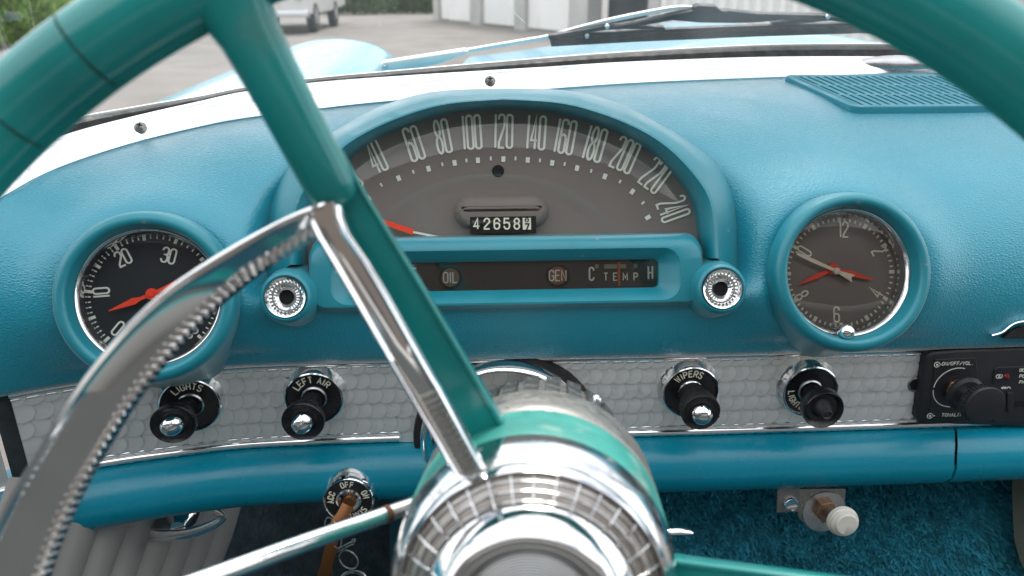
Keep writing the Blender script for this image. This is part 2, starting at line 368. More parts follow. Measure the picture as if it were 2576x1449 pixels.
# ------------------------------------------------------------------ dashboard curves (from the trim strip and the windscreen moulding)
_xs = np.array([-.62, -.46, -.41, -.36, -.317, -.22, -.105, .032, .13, .324, .416, .62, .9])
_ys = np.array([.30, .425, .462, .490, .509, .534, .543, .548, .552, .563, .569, .581, .597])
_gx = np.linspace(-.62, .9, 1000); _gy = np.interp(_gx, _xs, _ys)
for _ in range(3): _gy = np.convolve(np.pad(_gy, 12, mode='edge'), np.ones(25)/25, 'valid')
def Y0(x): return float(np.interp(x, _gx, _gy))
def dn(x):                                                          # unit normal of the dash (towards the driver) and tangent
    d = (Y0(x+.004)-Y0(x-.004))/.008; l = math.hypot(1, d); return Vector((d/l, -1/l, 0)), Vector((1/l, d/l, 0))
def D(x, h, out=0): n, _ = dn(x); return Vector((x, Y0(x), CAM.z-h)) + n*out
def xdash(px, py, out=0):                                           # pixel -> (x, h) on the vertical face of the strip
    d = ray(px, py); lo, hi = .2, 1.2
    for _ in range(50):
        m = (lo+hi)/2; p = d*m
        if p.y < Y0(p.x)-out: lo = m
        else: hi = m
    p = d*lo; return p.x, -p.z
ML = [((-160, 610), .160), ((33, 483), .136), ((160, 420), .128), ((333, 363), .120), ((500, 322), .112), ((617, 300), .107), ((794, 277), .101), ((1004, 255), .094), ((1374, 227), .0878), ((1608, 211), .086), ((1941, 197), .085), ((2284, 187), .085), ((2600, 183), .085), ((3100, 182), .086)]
TP = [at_h(p[0], p[1], h) for p, h in ML]                           # lower edge of the windscreen moulding
TPs = smooth_path(TP, 8)

# ------------------------------------------------------------------ dashboard: pad and lower roll
dash = thing('dashboard', 'padded turquoise vinyl dashboard across the car below the windscreen', 'dashboard', loc=(0, .55, .75)); DO = (0, .55, .75)
SPD = Fr(at_y(1290, 596, .535), 20, 2.6)                            # speedometer
TAC = Fr(at_y(387, 747, .505), 21.5, 12)
CLK = Fr(at_y(2113, 686, .548), 21.5, 3)
NV = 84
def padcol(T, s):
    # s in 0..1 along the strip
    xb = s
    B = D(xb, .268, .010); n, _ = dn(xb)
    nd = Vector((T.x-B.x, T.y-B.y, 0)); dist = nd.length; nd.normalize()
    C1 = T - nd*(dist*.74) + Vector((0, 0, -.010)); C2 = B - nd*.036 + Vector((0, 0, .085))
    pts = []
    for k in range(NV+1):
        t = k/NV; pts.append(T*(1-t)**3 + C1*(3*t*(1-t)**2) + C2*(3*t*t*(1-t)) + B*t**3)
    nn = Vector((n.x, n.y, 0))
    pts += [B - nn*.003 + Vector((0, 0, -.004)), B - nn*.010 + Vector((0, 0, -.005)), B - nn*.03 + Vector((0, 0, -.004))]
    return pts
# column correspondence: moulding point i <-> x on the strip
mx_ = [p.x for p in TPs]
xb_src = [-.50, -.39, -.352, -.322, -.285, -.25, -.19, -.12, .03, .12, .255, .40, .53, .74]
def xb(i): return float(np.interp(i/8, range(len(xb_src)), xb_src))
cols = []
NSUB = 3
for i in range((len(TPs)-1)*NSUB+1):
    u = i/NSUB; k = min(int(u), len(TPs)-2); f = u-k; T = TPs[k].lerp(TPs[k+1], f); cols.append(padcol(T, xb(u)))
def sstep(a, b, x): t_ = max(0, min(1, (x-a)/(b-a))); return t_*t_*(3-2*t_)
BASE_PX = [(1877, 640), (1872, 563), (1855, 489), (1808, 417), (1741, 362), (1670, 318), (1560, 262), (1430, 228), (1273, 222)]
_bp = [SPD.loc(x, y, -.048) for x, y in BASE_PX]; _ac = SPD.loc(1273, 590)[0]
def archd(a, b):                                                    # > 0 inside the speedometer's footprint
    a = abs(a-_ac); ys = [q[1] for q in _bp]; xs = [q[0]-_ac for q in _bp]
    if b < ys[0]: lim = xs[0] if b > SPD.loc(1273, 776)[1] else -1
    elif b > ys[-1]: return ys[-1]-b
    else: lim = float(np.interp(b, ys, xs))
    d = lim-a
    return min(d, (ys[-1]-b)*1.0) if b > ys[0] else min(d, b-SPD.loc(1273, 776)[1])
def swell(p):
    # the pad swells towards the round pods and is cut away behind the instruments
    for fr in (TAC, CLK):
        q = p-fr.o; a, b, c = q.dot(fr.x), q.dot(fr.y), q.dot(fr.z); d = math.hypot(a, b)
        up_ = max(0, min(1, (b+.075)/.06))
        p = p + fr.z*(.012*math.exp(-max(0, d-.062)**2/(2*.016**2))) * up_
        c = (p-fr.o).dot(fr.z); w_ = 1-sstep(.042, .056, d)
        p = p + fr.z*(w_*(min(c, -.022)-c))
    q = p-SPD.o; a, b, c = q.dot(SPD.x), q.dot(SPD.y), q.dot(SPD.z); ad = archd(a, b)
    c = (p-SPD.o).dot(SPD.z); w_ = sstep(.008, .024, ad)
    return p + SPD.z*(w_*(min(c, -.052)-c))
_P = np.array([[tuple(p) for p in c] for c in cols]); _Q = np.array([[tuple(swell(Vector(p))) if j < NV-3 else tuple(p) for j, p in enumerate(c)] for c in cols]); _Dp = _Q-_P
for _ in range(8):                                                  # relax the pushed-in and swollen areas so the vinyl flows smoothly
    _E = np.pad(_Dp, ((1, 1), (1, 1), (0, 0)), mode='edge'); _S = (_E[:-2, 1:-1]+_E[2:, 1:-1]+_E[1:-1, :-2]+_E[1:-1, 2:]+2*_Dp)/6; _S[:, NV-3:] = 0; _S[:, 0] = 0; _Dp = _S
pad_rings = [[tuple(v-np.array(DO)) for v in c] for c in _P+_Dp]
pad = obj('pad', loft(pad_rings, False, flip=True), m_vinyl, dash, 60); pad['label'] = 'grained turquoise vinyl pad'
def sweepdash(x0, x1, prof, n=90, cut0=None, cut1=None, caps=True):
    """prof = [(out, h)]; cut0/cut1(j) give the x at which each profile point starts/ends"""
    rings = []
    for i in range(n+1):
        r = []
        for j, (o_, h) in enumerate(prof):
            a = cut0(j) if cut0 else x0; b = cut1(j) if cut1 else x1
            r.append(tuple(D(a+(b-a)*i/n, h, o_)-Vector(DO)))
        rings.append(r)
    return loft(rings, True, caps, caps)
RP = [(.000, .349), (.010, .3505), (.019, .355), (.0255, .363), (.028, .372), (.0265, .382), (.021, .390), (.012, .3955), (.0, .398), (-.02, .400), (-.03, .398), (-.03, .351)]
def rollcut(j):
    px = [2392, 2396, 2399, 2400, 2399, 2390, 2368, 2330, 2290, 2250, 2250, 2392][j]; py = [1105, 1110, 1120, 1135, 1165, 1195, 1222, 1236, 1242, 1245, 1245, 1105][j]
    return xdash(px, py, RP[j][0])[0]
obj('lower_roll', sweepdash(-.50, 0, RP, 150, None, rollcut), m_roll, dash, 50)['label'] = 'rounded lower turquoise edge roll'
obj('glovebox_door_roll', sweepdash(0, .62, RP, 50, lambda j: rollcut(j)+.0024, None), m_roll, dash, 50)['label'] = 'turquoise roll along the glovebox lid'
obj('roll_gap_lining', sweepdash(.20, .62, [(o_-.004 if o_ > -.01 else o_, h+(.002 if h < .37 else -.003)) for o_, h in RP], 20), m_hole, dash, 50)
# stitched seam at the left end of the pad
for k in range(13):
    q0 = at_y(8+k*1.9, 790+k*14.3, .478); q1 = at_y(9.4+k*1.9, 799+k*14.3, .478)
# ------------------------------------------------------------------ engine-turned panel
pan = thing('trim_panel', 'engine-turned aluminium panel with chrome mouldings below the pad', 'trim panel', loc=DO)
XL = xdash(45, 1075)[0]; XR = .62
def strip(x0, x1, h0, h1, out, n=120, m=3):
    rings = [[tuple(D(x0+(x1-x0)*i/n, h0+(h1-h0)*j/m, out)-Vector(DO)) for j in range(m+1)] for i in range(n+1)]
    return loft(rings, False, flip=True)
obj('plate', strip(XL, XR, .264, .352, 0), m_alu2, pan)
V = []; Fc = []; UV = []
sp_, rr_ = .0108, .0086; rows = 6; n_ = 20
xx = XL+.004; nd = 0
for row in range(rows):
    hc = .2775+row*.0134; x = XL+.001+(row % 2)*.003
    while x < .40:
        k0 = len(V); c = D(x, hc); nrm, tan = dn(x)
        jx, jh = random.uniform(-.0006, .0006), random.uniform(-.0005, .0005)
        ring = []
        for rad in (0, .5, .82, 1):
            for j in range(1 if rad == 0 else n_):
                a = 2*math.pi*j/n_; u, v = rad*math.cos(a), rad*math.sin(a)
                hh = min(max(hc+jh-v*rr_, .2645), .3485)
                lift = .0009+.00040*u-.00046*v+.00012*rad*rad + random.uniform(-.00001, .00001)
                p = D(max(x+jx+u*rr_, XL+.0005), hh, lift); V.append(tuple(p-Vector(DO))); UV.append((u, v))
        for j in range(n_):
            j2 = (j+1) % n_; Fc.append((k0, k0+1+j, k0+1+j2))
            for q in range(2):
                b0 = k0+1+q*n_; b1 = b0+n_; Fc.append((b0+j, b1+j, b1+j2, b0+j2))
        x += sp_
swirl = obj('swirl_marks', (V, Fc), m_alu, pan, 60); swirl['kind'] = 'stuff'
ul = swirl.data.uv_layers.new(name='UVMap')
for lp in swirl.data.loops: ul.data[lp.index].uv = UV[lp.vertex_index]
MP = lambda hc, r: [(max(.0002, r*1.1*math.cos(a)), hc-r*math.sin(a)) for a in [R(90-180*k/8) for k in range(9)]]
obj('upper_moulding', sweepdash(XL, XR, MP(.2745, .0036), 140), m_chrome, pan, 50)
obj('upper_bead', sweepdash(XL, XR, MP(.2797, .0013), 140), m_chrome, pan, 50)
xa = xdash(1006, 1108)[0]; xc = xdash(1532, 1098)[0]
for a, b in ((XL, xa), (xc, XR)):
    obj('lower_moulding', sweepdash(a, b, MP(.3455, .0032), 90), m_chrome, pan, 50)
    obj('lower_bead', sweepdash(a, b, MP(.3403, .0014), 90), m_chrome, pan, 50)
# empty control hole beside the radio
hx, hh = xdash(2300, 965); HF = Fr(D(hx, hh), 0, 3.2)
hm = HF.mat(); 
hv = move(lathe([(.0052, .0018), (.0058, .0024), (.0066, .0018), (.0068, .0)], 28), hm); obj('hole_rim', rel(hv, DO), m_grime, pan)
obj('hole', rel(move(disc(.0056, .0016, 28), hm), DO), m_hole, pan)
# worn black gap at the door, and the door trim beyond it
gap = obj('door_gap_seal', rel(join(loft([[tuple(D(XL-.012, .262+.0045*i, -.012)), tuple(D(XL+.000, .262+.0045*i, -.004))] for i in range(22)], False)), DO), m_rubber, dash, 0)
doort = thing('door_trim', 'end of the door trim with engine-turned strip and chrome moulding', 'door trim', loc=DO)
def stripL(h0, h1, out): return loft([[tuple(D(XL-.070+.0577*i/10, h0+(h1-h0)*j/2, out)-Vector(DO)) for j in range(3)] for i in range(11)], False, flip=True)
obj('plate', stripL(.285, .352, .002), m_alu2, doort)
obj('moulding', sweepdash(XL-.07, XL-.0125, [(a+.002, h+.004) for a, h in MP(.3455, .0032)], 20), m_chrome, doort)
obj('roll', sweepdash(XL-.09, XL-.0125, [(a, h+.006) for a, h in RP], 20), m_roll, doort, 50)
obj('top_pad', sweepdash(XL-.09, XL-.0125, [(.004, .262), (.010, .268), (.010, .278), (.004, .284), (-.02, .284), (-.02, .262)], 20), m_vinyl, doort, 50)

# ------------------------------------------------------------------ speedometer
sp = thing('speedometer', 'wide arched speedometer in turquoise visor above the steering column', 'speedometer', fr=SPD)
SC = SPD.scale()
ac = SPD.loc(1273, 590)[0]                                          # axis of symmetry
def half(pxs, dz): return [SPD.loc(x, y, dz) for x, y in pxs]
def arch(pxs, dz, n=26):
    """right half outline from bottom to top centre -> full symmetric arch, resampled"""
    P = half(pxs, dz); P = [(a-ac, b) for a, b in P]; P[-1] = (0, P[-1][1])
    Q = smooth_path([(a, b, 0) for a, b in P], 10)
    L = [0]
    for i in range(1, len(Q)): L.append(L[-1]+(Q[i]-Q[i-1]).length)
    S = []
    for k in range(n+1):
        s = L[-1]*k/n; j = min(max(np.searchsorted(L, s)-1, 0), len(Q)-2); f = (s-L[j])/max(1e-9, L[j+1]-L[j]); S.append(Q[j].lerp(Q[j+1], f))
    full = [(p.x+ac, p.y, dz) for p in S] + [(-p.x+ac, p.y, dz) for p in S[-2::-1]]
    return full
lip_out = [(1808, 650), (1806, 612), (1801, 539), (1781, 477), (1724, 405), (1658, 349), (1574, 305), (1474, 270), (1390, 254), (1273, 247)]
lip_mid = [(1790, 650), (1788, 610), (1783, 541), (1766, 485), (1712, 415), (1648, 359), (1568, 315), (1470, 281), (1385, 264), (1273, 257)]
dial_in = [(1768, 650), (1766, 606), (1758, 540), (1744, 492), (1694, 423), (1634, 369), (1558, 325), (1462, 291), (1380, 273), (1273, 266)]
base_o = [(1880, 720), (1877, 640), (1872, 563), (1855, 489), (1808, 417), (1741, 362), (1670, 318), (1560, 262), (1430, 228), (1273, 222)]
ra = [arch(base_o, -.048), arch(base_o, -.040)]
lo_, di_ = arch(lip_out, 0), arch(dial_in, -.020); lm_ = [tuple(Vector(a_)*.80+Vector(b_)*.20) for a_, b_ in zip(lo_, arch(dial_in, 0))]; lm2 = [tuple(Vector(a_)*.62+Vector(b_)*.38) for a_, b_ in zip(lo_, arch(dial_in, 0))]
mid = [tuple((Vector(a)*.35+Vector(b)*.65)+Vector((0, 0, .004))) for a, b in zip(ra[1], lo_)]
l0 = [(p[0], p[1], -.003) for p in lo_]
din = [(ac+(p[0]-ac)*.992, p[1]*.992, -.030) for p in di_]
visor = obj('visor', loft([ra[0], ra[1], mid, l0, lo_, [(p[0], p[1], .0010) for p in lm_], [(p[0], p[1], -.0012) for p in lm2], di_, din], False, flip=True), m_case, sp, 45)
visor['label'] = 'turquoise arched visor round the speed dial'
DZ = -.028
dial_o = arch([(1790, 640)]+dial_in[2:], DZ); dial_o = [(ac+(p[0]-ac)*1.03, p[1]*1.02+(.0), DZ) for p in dial_o]
dpts = [(p[0], p[1]) for p in dial_o]; dpts[0] = (dpts[0][0], -.03); dpts[-1] = (dpts[-1][0], -.03)
obj('dial', prism(dpts, DZ-.002, DZ), m_dialglare, sp, 0)['label'] = 'dark speed dial with grey-brown glass glare in its colour'
dial_glass = []
# convex lens
xs_ = [p[0] for p in di_]; top = max(p[1] for p in di_)
rg = []
for k in range(25):
    f = (k/24)**1.6
    rg.append([(ac+(p[0]-ac)*(1-f), (p[1]+.004)*(1-f)-.004, -.0215+.0085*(1-(1-f)**6)) for p in di_])
obj('lens', loft(rg, False, flip=True), m_lens, sp, 80)
Z8 = lambda x, y: (805+x*.3906, 234.8+y*.3906)
NUM = [('40', (405, 505), (315, 310)), ('60', (640, 432), (570, 218)), ('80', (810, 388), (768, 170)), ('100', (985, 362), (970, 140)), ('120', (1180, 355), (1184, 135)), ('140', (1385, 364), (1400, 143)), ('160', (1560, 390), (1600, 170)), ('180', (1740, 435), (1800, 220)), ('200', (1922, 497), (2008, 300)), ('220', (2098, 612), (2222, 445)), ('240', (2184, 778), (2366, 712)), ('20', (258, 612), (120, 480))]
dirs = []
for s, b_, t_ in NUM:
    p = Vector(SPD.loc(*Z8(*b_), DZ)); q = Vector(SPD.loc(*Z8(*t_), DZ)); d = q-p; h = d.length*.97; ang = math.atan2(d.y, d.x)-math.pi/2; c = (p+q)/2
    dirs.append((p, ang))
    tx = text(s, h, .168, .074, .066, z0=DZ+.0001, z1=DZ+.0009)
    m4 = Matrix.Translation((c.x, c.y, 0)) @ Matrix.Rotation(ang, 4, 'Z')
    obj('numeral', move(tx, m4), m_cream, sp, 0)
TK = [(312, 675, 1), (507, 547, 1), (699, 486, 1), (867, 449, 1), (1017, 432, 1), (1181, 424, 1), (1338, 430, 1), (1495, 449, 1), (1655, 482, 1), (1834, 536, 1), (2011, 633, 1), (2111, 800, 1)] + [(395, 590, 0), (601, 506, 0), (788, 458, 0), (943, 433, 0), (1100, 420, 0), (1259, 420, 0), (1416, 432, 0), (1575, 456, 0), (1746, 500, 0), (1932, 569, 0), (2079, 706, 0)]
for x, y, big in TK:
    c = Vector(SPD.loc(*Z8(x, y), DZ)); 
    wts = [(1/((c-p).length**2+1e-6), a) for p, a in dirs]; ang = sum(w_*a for w_, a in wts)/sum(w_ for w_, a in wts)
    hw, hhh = ((.0015, .0021) if big else (.0007, .0014))
    obj('tick', move(box(-hw, hw, -hhh, hhh, DZ+.0001, DZ+.0007), Matrix.Translation((c.x, c.y, 0)) @ Matrix.Rotation(ang, 4, 'Z')), m_cream, sp, 0)
# odometer hood
z8 = lambda x, y, dz=DZ: SPD.loc(*Z8(x, y), dz)
(x0, y0), (x1, y1) = z8(862, 872), z8(1474, 652)
oh = loft([rrect(x0, x1, y0, y1, .0125, DZ), rrect(x0+.0012, x1-.0012, y0+.001, y1-.001, .012, DZ+.004), rrect(x0+.004, x1-.004, y0+.002, y1-.004, .010, DZ+.0075), rrect(x0+.0055, x1-.0055, y0+.006, y1-.010, .006, DZ+.009), rrect(x0+.006, x1-.006, y0+.012, y1-.011, .004, DZ+.0088)], True, False, True)
od = obj('odometer_hood', oh, m_dialglare, sp, 40)
(x0, y0), (x1, y1) = z8(968, 905, DZ+.0095), z8(1392, 790, DZ+.0095)
obj('odometer_window', box(x0, x1, y0, y1, DZ+.0075, DZ+.0093, .0005), m_hole, sp, 0)
for i, (s, gx) in enumerate(zip('42658', (1008, 1075, 1139, 1203, 1267))):
    a, b = z8(gx, 840, DZ+.0096)
    wv = lathe([(.0046, -.0035), (.0046, .0035)], 20)
    wv = move(wv, Matrix.Translation((a, b, DZ+.0055)) @ Matrix.Rotation(math.pi/2, 4, 'Y'))
    wh = obj('number_wheel', wv, m_black, sp, 50)
    obj('digit', off(text(s, .0078, .5, .1, .15, z0=0, z1=.0002), a, b, DZ+.0102), m_creamo, sp, 0)
a, b = z8(1332, 840, DZ+.0096)
obj('tenths_wheel', off(box(-.0031, .0031, -.0044, .0044, 0, .0006), a, b, DZ+.0096), m_creamo, sp, 0)
obj('digit', off(text('7', .0050, .6, .1, .2, z0=0, z1=.0002), a, b-.0026, DZ+.0103), m_hole, sp, 0)
obj('digit', off(text('6', .0030, .9, .1, .2, z0=0, z1=.0002), a, b+.0028, DZ+.0103), m_hole, sp, 0)
# needle, centre lamp
p0, p1, p2 = [Vector(z8(*q, DZ+.006)) for q in ((250, 775), (600, 893), (760, 925))]
d = (p1-p0).normalized(); nn = Vector((-d.y, d.x))
obj('needle', prism([tuple(p0+nn*.0017), tuple(p0-nn*.0017), tuple(p1-nn*.0021), tuple(p1+nn*.0021)], DZ+.005, DZ+.0065), m_red, sp, 0)
obj('needle_stem', ribbon([tuple(p1), tuple(p2)], .0016, DZ+.005, DZ+.006), m_cream, sp, 0)
a, b = z8(1147, 500)
obj('beam_lamp', off(lathe([(0, .0012), (.0022, .0012), (.0036, .0016), (.0044, .0008), (.0046, 0)], 24), a, b, DZ), m_hole, sp)
# lower bar with the fuel / oil / generator / temperature window
bl, br = SPD.loc(775, 690)[0], SPD.loc(1771, 690)[0]; bt, bb = SPD.loc(1300, 591)[1], SPD.loc(1300, 776)[1]
rl, rr = SPD.loc(834, 690)[0], SPD.loc(1709, 690)[0]; rt_, rb = SPD.loc(1300, 632)[1], SPD.loc(1300, 757)[1]
wl, wr = SPD.loc(893, 690, -.012)[0], SPD.loc(1656, 690, -.012)[0]; wt, wb = SPD.loc(1300, 657, -.012)[1], SPD.loc(1300, 729, -.012)[1]
barr = [rrect(bl-.004, br+.004, bb-.006, bt+.002, .008, -.050), rrect(bl-.002, br+.002, bb-.003, bt+.001, .010, -.022), rrect(bl, br, bb, bt-.001, .010, -.010), rrect(bl, br, bb+.0006, bt-.0035, .011, -.004), rrect(bl+.002, br-.002, bb+.003, bt-.0085, .011, .0),
        rrect(rl-.001, rr+.001, rb-.001, rt_+.001, .0125, .0002), rrect(rl, rr, rb, rt_, .012, -.0012), rrect(rl+.0012, rr-.0012, rb+.0012, rt_-.0012, .011, -.0022), rrect(wl-.001, wr+.001, wb-.0008, wt+.0008, .0045, -.0115), rrect(wl, wr, wb, wt, .004, -.0125), rrect(wl, wr, wb, wt, .004, -.020)]
obj('lower_housing', loft(barr), m_case, sp, 50)['label'] = 'turquoise housing with the wide gauge window'
WZ = -.0165
obj('gauge_panel', box(wl-.002, wr+.002, wb-.002, wt+.002, WZ-.002, WZ), m_strip, sp, 0)
obj('gauge_window', box(wl-.001, wr+.001, wb-.001, wt+.001, -.0138, -.0130), m_lens, sp, 0)
def put(name, s, px, py, hpx, k, sw, mat=m_cream, gap=.18, dz=WZ+.0008, parent=sp, fr=SPD):
    a, b = fr.loc(px, py, dz); h = hpx*fr.scale(dz)
    return obj(name, off(text(s, h, k, gap, sw), a, b, dz), mat, parent, 0)
for s, x, y, hp in (('F', 1044, 689, 27), ('C', 1488, 689, 32), ('H', 1636, 686, 32)): put('letter', s, x, y, hp, .32, .13)
for nm, x, y in (('OIL', 1133, 698), ('GEN', 1403, 693)):
    a, b = SPD.loc(x, y, WZ); r = 25*SPD.scale(WZ)
    lp = obj('warning_lamp', off(lathe([(0, .0004), (r*.9, .0004), (r*.92, .0002)], 32), a, b, WZ), m_amber, sp)
    obj('lamp_ring', off(lathe([(r*.95, .0003), (r*1.05, .0012), (r*1.2, .0008), (r*1.25, .0)], 32), a, b, WZ), m_blackm, sp)
    put('lettering', nm, x, y, 26, .42, .12)
for s, x in zip('TEMP', (1524, 1548, 1573, 1599)): put('letter', s, x, 696, 18, .5, .16)
def bar(name, x0, y0, x1, y1, dz, mat): 
    a, b = SPD.loc(x0, y0, dz); c, d = SPD.loc(x1, y1, dz); return obj(name, box(min(a, c), max(a, c), min(b, d), max(b, d), dz-.0004, dz), mat, sp, 0)
m_olive = M('olive_scale_paint', (.22, .23, .16), .6)
bar('scale_bar', 1520, 665, 1575, 675, WZ+.0006, m_olive); bar('scale_mark', 1497, 665, 1506, 675, WZ+.0006, m_olive); bar('scale_mark', 1594, 664, 1603, 674, WZ+.0006, m_olive)
m_orange = M('orange_pointer', (.42, .10, .035), .5)
bar('temperature_pointer', 1553.5, 659, 1560.5, 719, WZ+.0016, m_orange)
# the two round bosses with toothed chrome cups
for bx, by in ((718, 748), (1817, 727)):
    a, b = SPD.loc(bx, by, .012); px_ = SPD.scale(.012)
    r = 66*px_
    bo = obj('boss', off(lathe([(50*px_, .008), (52*px_, .0115), (56*px_, .0128), (62*px_, .0118), (r, .008), (r*1.12, -.004), (r*1.28, -.022), (r*1.36, -.05)], 48), a, b, 0), m_case, sp, 50)
    n = 26; rings = []
    for rad, z, am in ((17, .004, 0), (19, .0085, 0), (26, .0105, 0), (33, .0085, 0), (37, .0085, 0), (39, .0108, 2.2), (45, .0128, 1.5), (50, .0132, 0), (51, .010, 0)):
        rings.append([((rad+(am if j % 2 else -am))*px_*math.cos(math.pi*j/n), (rad+(am if j % 2 else -am))*px_*math.sin(math.pi*j/n), z+(0 if j % 2 else -.0006*bool(am))) for j in range(2*n)])
    cup = obj('chrome_cup', off(loft(rings, flip=True), a, b, 0), m_chrome_old, bo, 25)
    obj('shaft_hole', off(disc(18*px_, .0062, 28), a, b, 0), m_hole, bo)

# ------------------------------------------------------------------ round instruments
def pod(name, label, cat, fr, dialmat, ro, dial_r):
    th = thing(name, label, cat, fr=fr)
    k = dial_r
    obj('bezel', lathe([(k*1.165, .004), (k*1.17, .012), (k*1.215, .021), (k*1.24, .0235), (k*1.30, .0245), (k*1.38, .0235), (k*1.44, .020), (k*1.465, .012), (k*1.50, -.010), (k*1.60, -.028), (k*1.75, -.05)], 72), m_case, th, 50)['label'] = 'turquoise round bezel'
    obj('chrome_ring', lathe([(k*1.065, .0002), (k*1.068, .004), (k*1.10, .0095), (k*1.135, .0122), (k*1.16, .0128), (k*1.172, .0115)], 72), m_chrome_old, th, 50)
    obj('dial', lathe([(0, 0), (k*1.075, 0), (k*1.075, -.002)], 72), dialmat, th, 30)
    return th
def dome_lens(th, k, m=None): obj('lens', lathe([(0, .0128), (k*.5, .0125), (k*.9, .0115), (k*1.12, .0100)], 64), m or m_lens, th, 80)
def ticks(th, k, angs, big, mat, r=1.0, wb=.030, ws=.016, hb=.075, hs=.05):
    for i, a in enumerate(angs):
        g = big(i); hw, hl = ((wb, hb) if g else (ws, hs))
        m4 = Matrix.Rotation(R(a), 4, 'Z') @ Matrix.Translation((k*r, 0, 0))
        obj('tick', move(box(-hl*k/2, hl*k/2, -hw*k, hw*k, .0001, .0005), m4), mat, th, 0)
# tachometer
KT = .0405
ta = pod('tachometer', 'round black tachometer with red pointer behind the horn ring', 'tachometer', TAC, m_dialblack, 0, KT)
sT = TAC.scale()
A0, A1 = 222, -42                                                   # 0 and 50+ marks
NT = 55
angs = [A0+(A1-A0)*i/NT for i in range(NT+1)]
# scale: marks measured in the photograph (left = 10, top = 25)
def tloc(x, y): a, b = TAC.loc(x, y, .0); return a, b
meas = [((274, 849), 0), ((231, 800), 5), ((218, 733), 10), ((239, 666), 15), ((290, 618), 20), ((363, 599), 25), ((440, 613), 30), ((502, 657), 35), ((535, 786), 45), ((500, 845), 50)]
ma = []
for (x, y), v in meas:
    a, b = tloc(x, y); g = math.degrees(math.atan2(b, a)); g = g if g > -95 else g+360; ma.append((v, g, math.hypot(a, b)))
ma.sort(); vv = [q[0] for q in ma]; gg = [q[1] for q in ma]
tang = [float(np.interp(i, vv, gg)) for i in range(51)]
mr = sum(q[2] for q in ma)/len(ma)/KT
ticks(ta, KT, tang, lambda i: i % 5 == 0, m_cream, mr, .026, .011, .085, .045)
for s, x, y, rot in (('0', 297, 826, -50), ('10', 255, 736, 90), ('20', 310, 648, 24), ('30', 425, 643, -22), ('50', 475, 829, 42)):
    a, b = tloc(x, y); g = math.atan2(b, a)
    an = {'0': R(-42), '10': R(90), '20': R(22), '30': R(-18), '50': R(38)}[s]
    obj('numeral', move(text(s, .0105, .36, .12, .115, z0=.0001, z1=.0006), Matrix.Translation((a, b, 0)) @ Matrix.Rotation(an, 4, 'Z')), m_cream, ta, 0)
a, b = TAC.loc(382, 740, .005); g = Vector(TAC.loc(274, 782, .005))-Vector((a, b)); ga = math.atan2(g.y, g.x); L = g.length
def pointer(L, wmax, back, mat, z, th, a, b, ga, name='pointer', bw=.4):
    pts = [(0, .0011), (L*.28, .0012), (L*.42, wmax), (L, .0003), (L, -.0003), (L*.42, -wmax), (L*.28, -.0012), (0, -.0011)]
    m4 = Matrix.Translation((a, b, 0)) @ Matrix.Rotation(ga, 4, 'Z')
    o = obj(name, move(prism(pts, z, z+.0007), m4), mat, th, 0)
    return o
pointer(L, .0024, 0, m_red, .0048, ta, a, b, ga)
g2 = Vector(TAC.loc(444, 712, .005))-Vector((a, b))
obj('pointer_tail', prism([(a-.0004, b+.0011), tuple(Vector((a, b))+g2+Vector((-.0008, .0016))), tuple(Vector((a, b))+g2+Vector((.0008, -.0012))), (a+.0004, b-.0011)], .0048, .0055), m_red, ta, 0)
obj('pointer_cap', off(lathe([(0, .0075), (.0018, .0074), (.0024, .0062), (.0038, .0062), (.0042, .0055), (.0042, .003)], 28), a, b, 0), m_red, ta)
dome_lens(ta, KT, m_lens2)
# clock
KC = .0405
ck = pod('dashboard_clock', 'round clock with painted brown glare, cream and red hands, right of speedometer', 'clock', CLK, M('clock_dial_with_glare', (.20, .173, .157), .6, var=(30, .08)), 0, KC)  # dial colour includes the brownish glare of the clock glass
ticks(ck, KC, [90-6*i for i in range(60)], lambda i: i % 5 == 0, m_creamo, .985, .032, .015, .10, .06)
Z78 = lambda x, y: (1717.3+x/3, 429.3+y/3)
for s, x, y in (('12', 1215, 445), ('2', 1480, 603), ('4', 1455, 920), ('6', 1160, 1085), ('8', 895, 943), ('10', 912, 618)):
    a, b = CLK.loc(*Z78(x, y)); an = {'12': 0, '2': R(-62), '4': R(-122), '6': 0, '8': R(-60), '10': R(58)}[s]
    an = {'4': R(58)}.get(s, an)
    obj('numeral', move(text(s, .0112, .34, .12, .105, z0=.0001, z1=.0005), Matrix.Translation((a, b, 0)) @ Matrix.Rotation(an, 4, 'Z')), m_creamo, ck, 0)
def handp(x, y, dz): return Vector(CLK.loc(*Z78(x, y), dz))
c1 = handp(1135, 742, .003); c2 = handp(1160, 758, .006)
def hand(name, tip, c, w0, w1, mat, z, tailw=None):
    d = tip-c; L = d.length; ga = math.atan2(d.y, d.x)
    pts = [(0, w0*.5), (L*.3, w0*.5), (L*.42, w1), (L, .0004), (L, -.0004), (L*.42, -w1), (L*.3, -w0*.5), (0, -w0*.5)]
    obj(name, move(prism(pts, z, z+.0007), Matrix.Translation((c.x, c.y, 0)) @ Matrix.Rotation(ga, 4, 'Z')), mat, ck, 0)
hand('hour_hand', handp(880, 856, .003), c1, .0028, .0020, m_red, .0028)
hand('minute_hand', handp(1445, 824, .004), c1, .0028, .0022, m_red, .0035)
m_red2 = M('faded_red', (.75, .07, .04), .5)
obj('hub_cap', off(lathe([(0, .0044), (.0042, .0044), (.0046, .0036), (.0046, .001)], 28), c1.x, c1.y, 0), m_red2, ck)
m_ivory = M('ivory_hand', (.85, .76, .60), .5)
t1 = handp(862, 625, .006); d = (t1-c2).normalized(); nn = Vector((-d.y, d.x))
t2 = handp(1290, 815, .006)
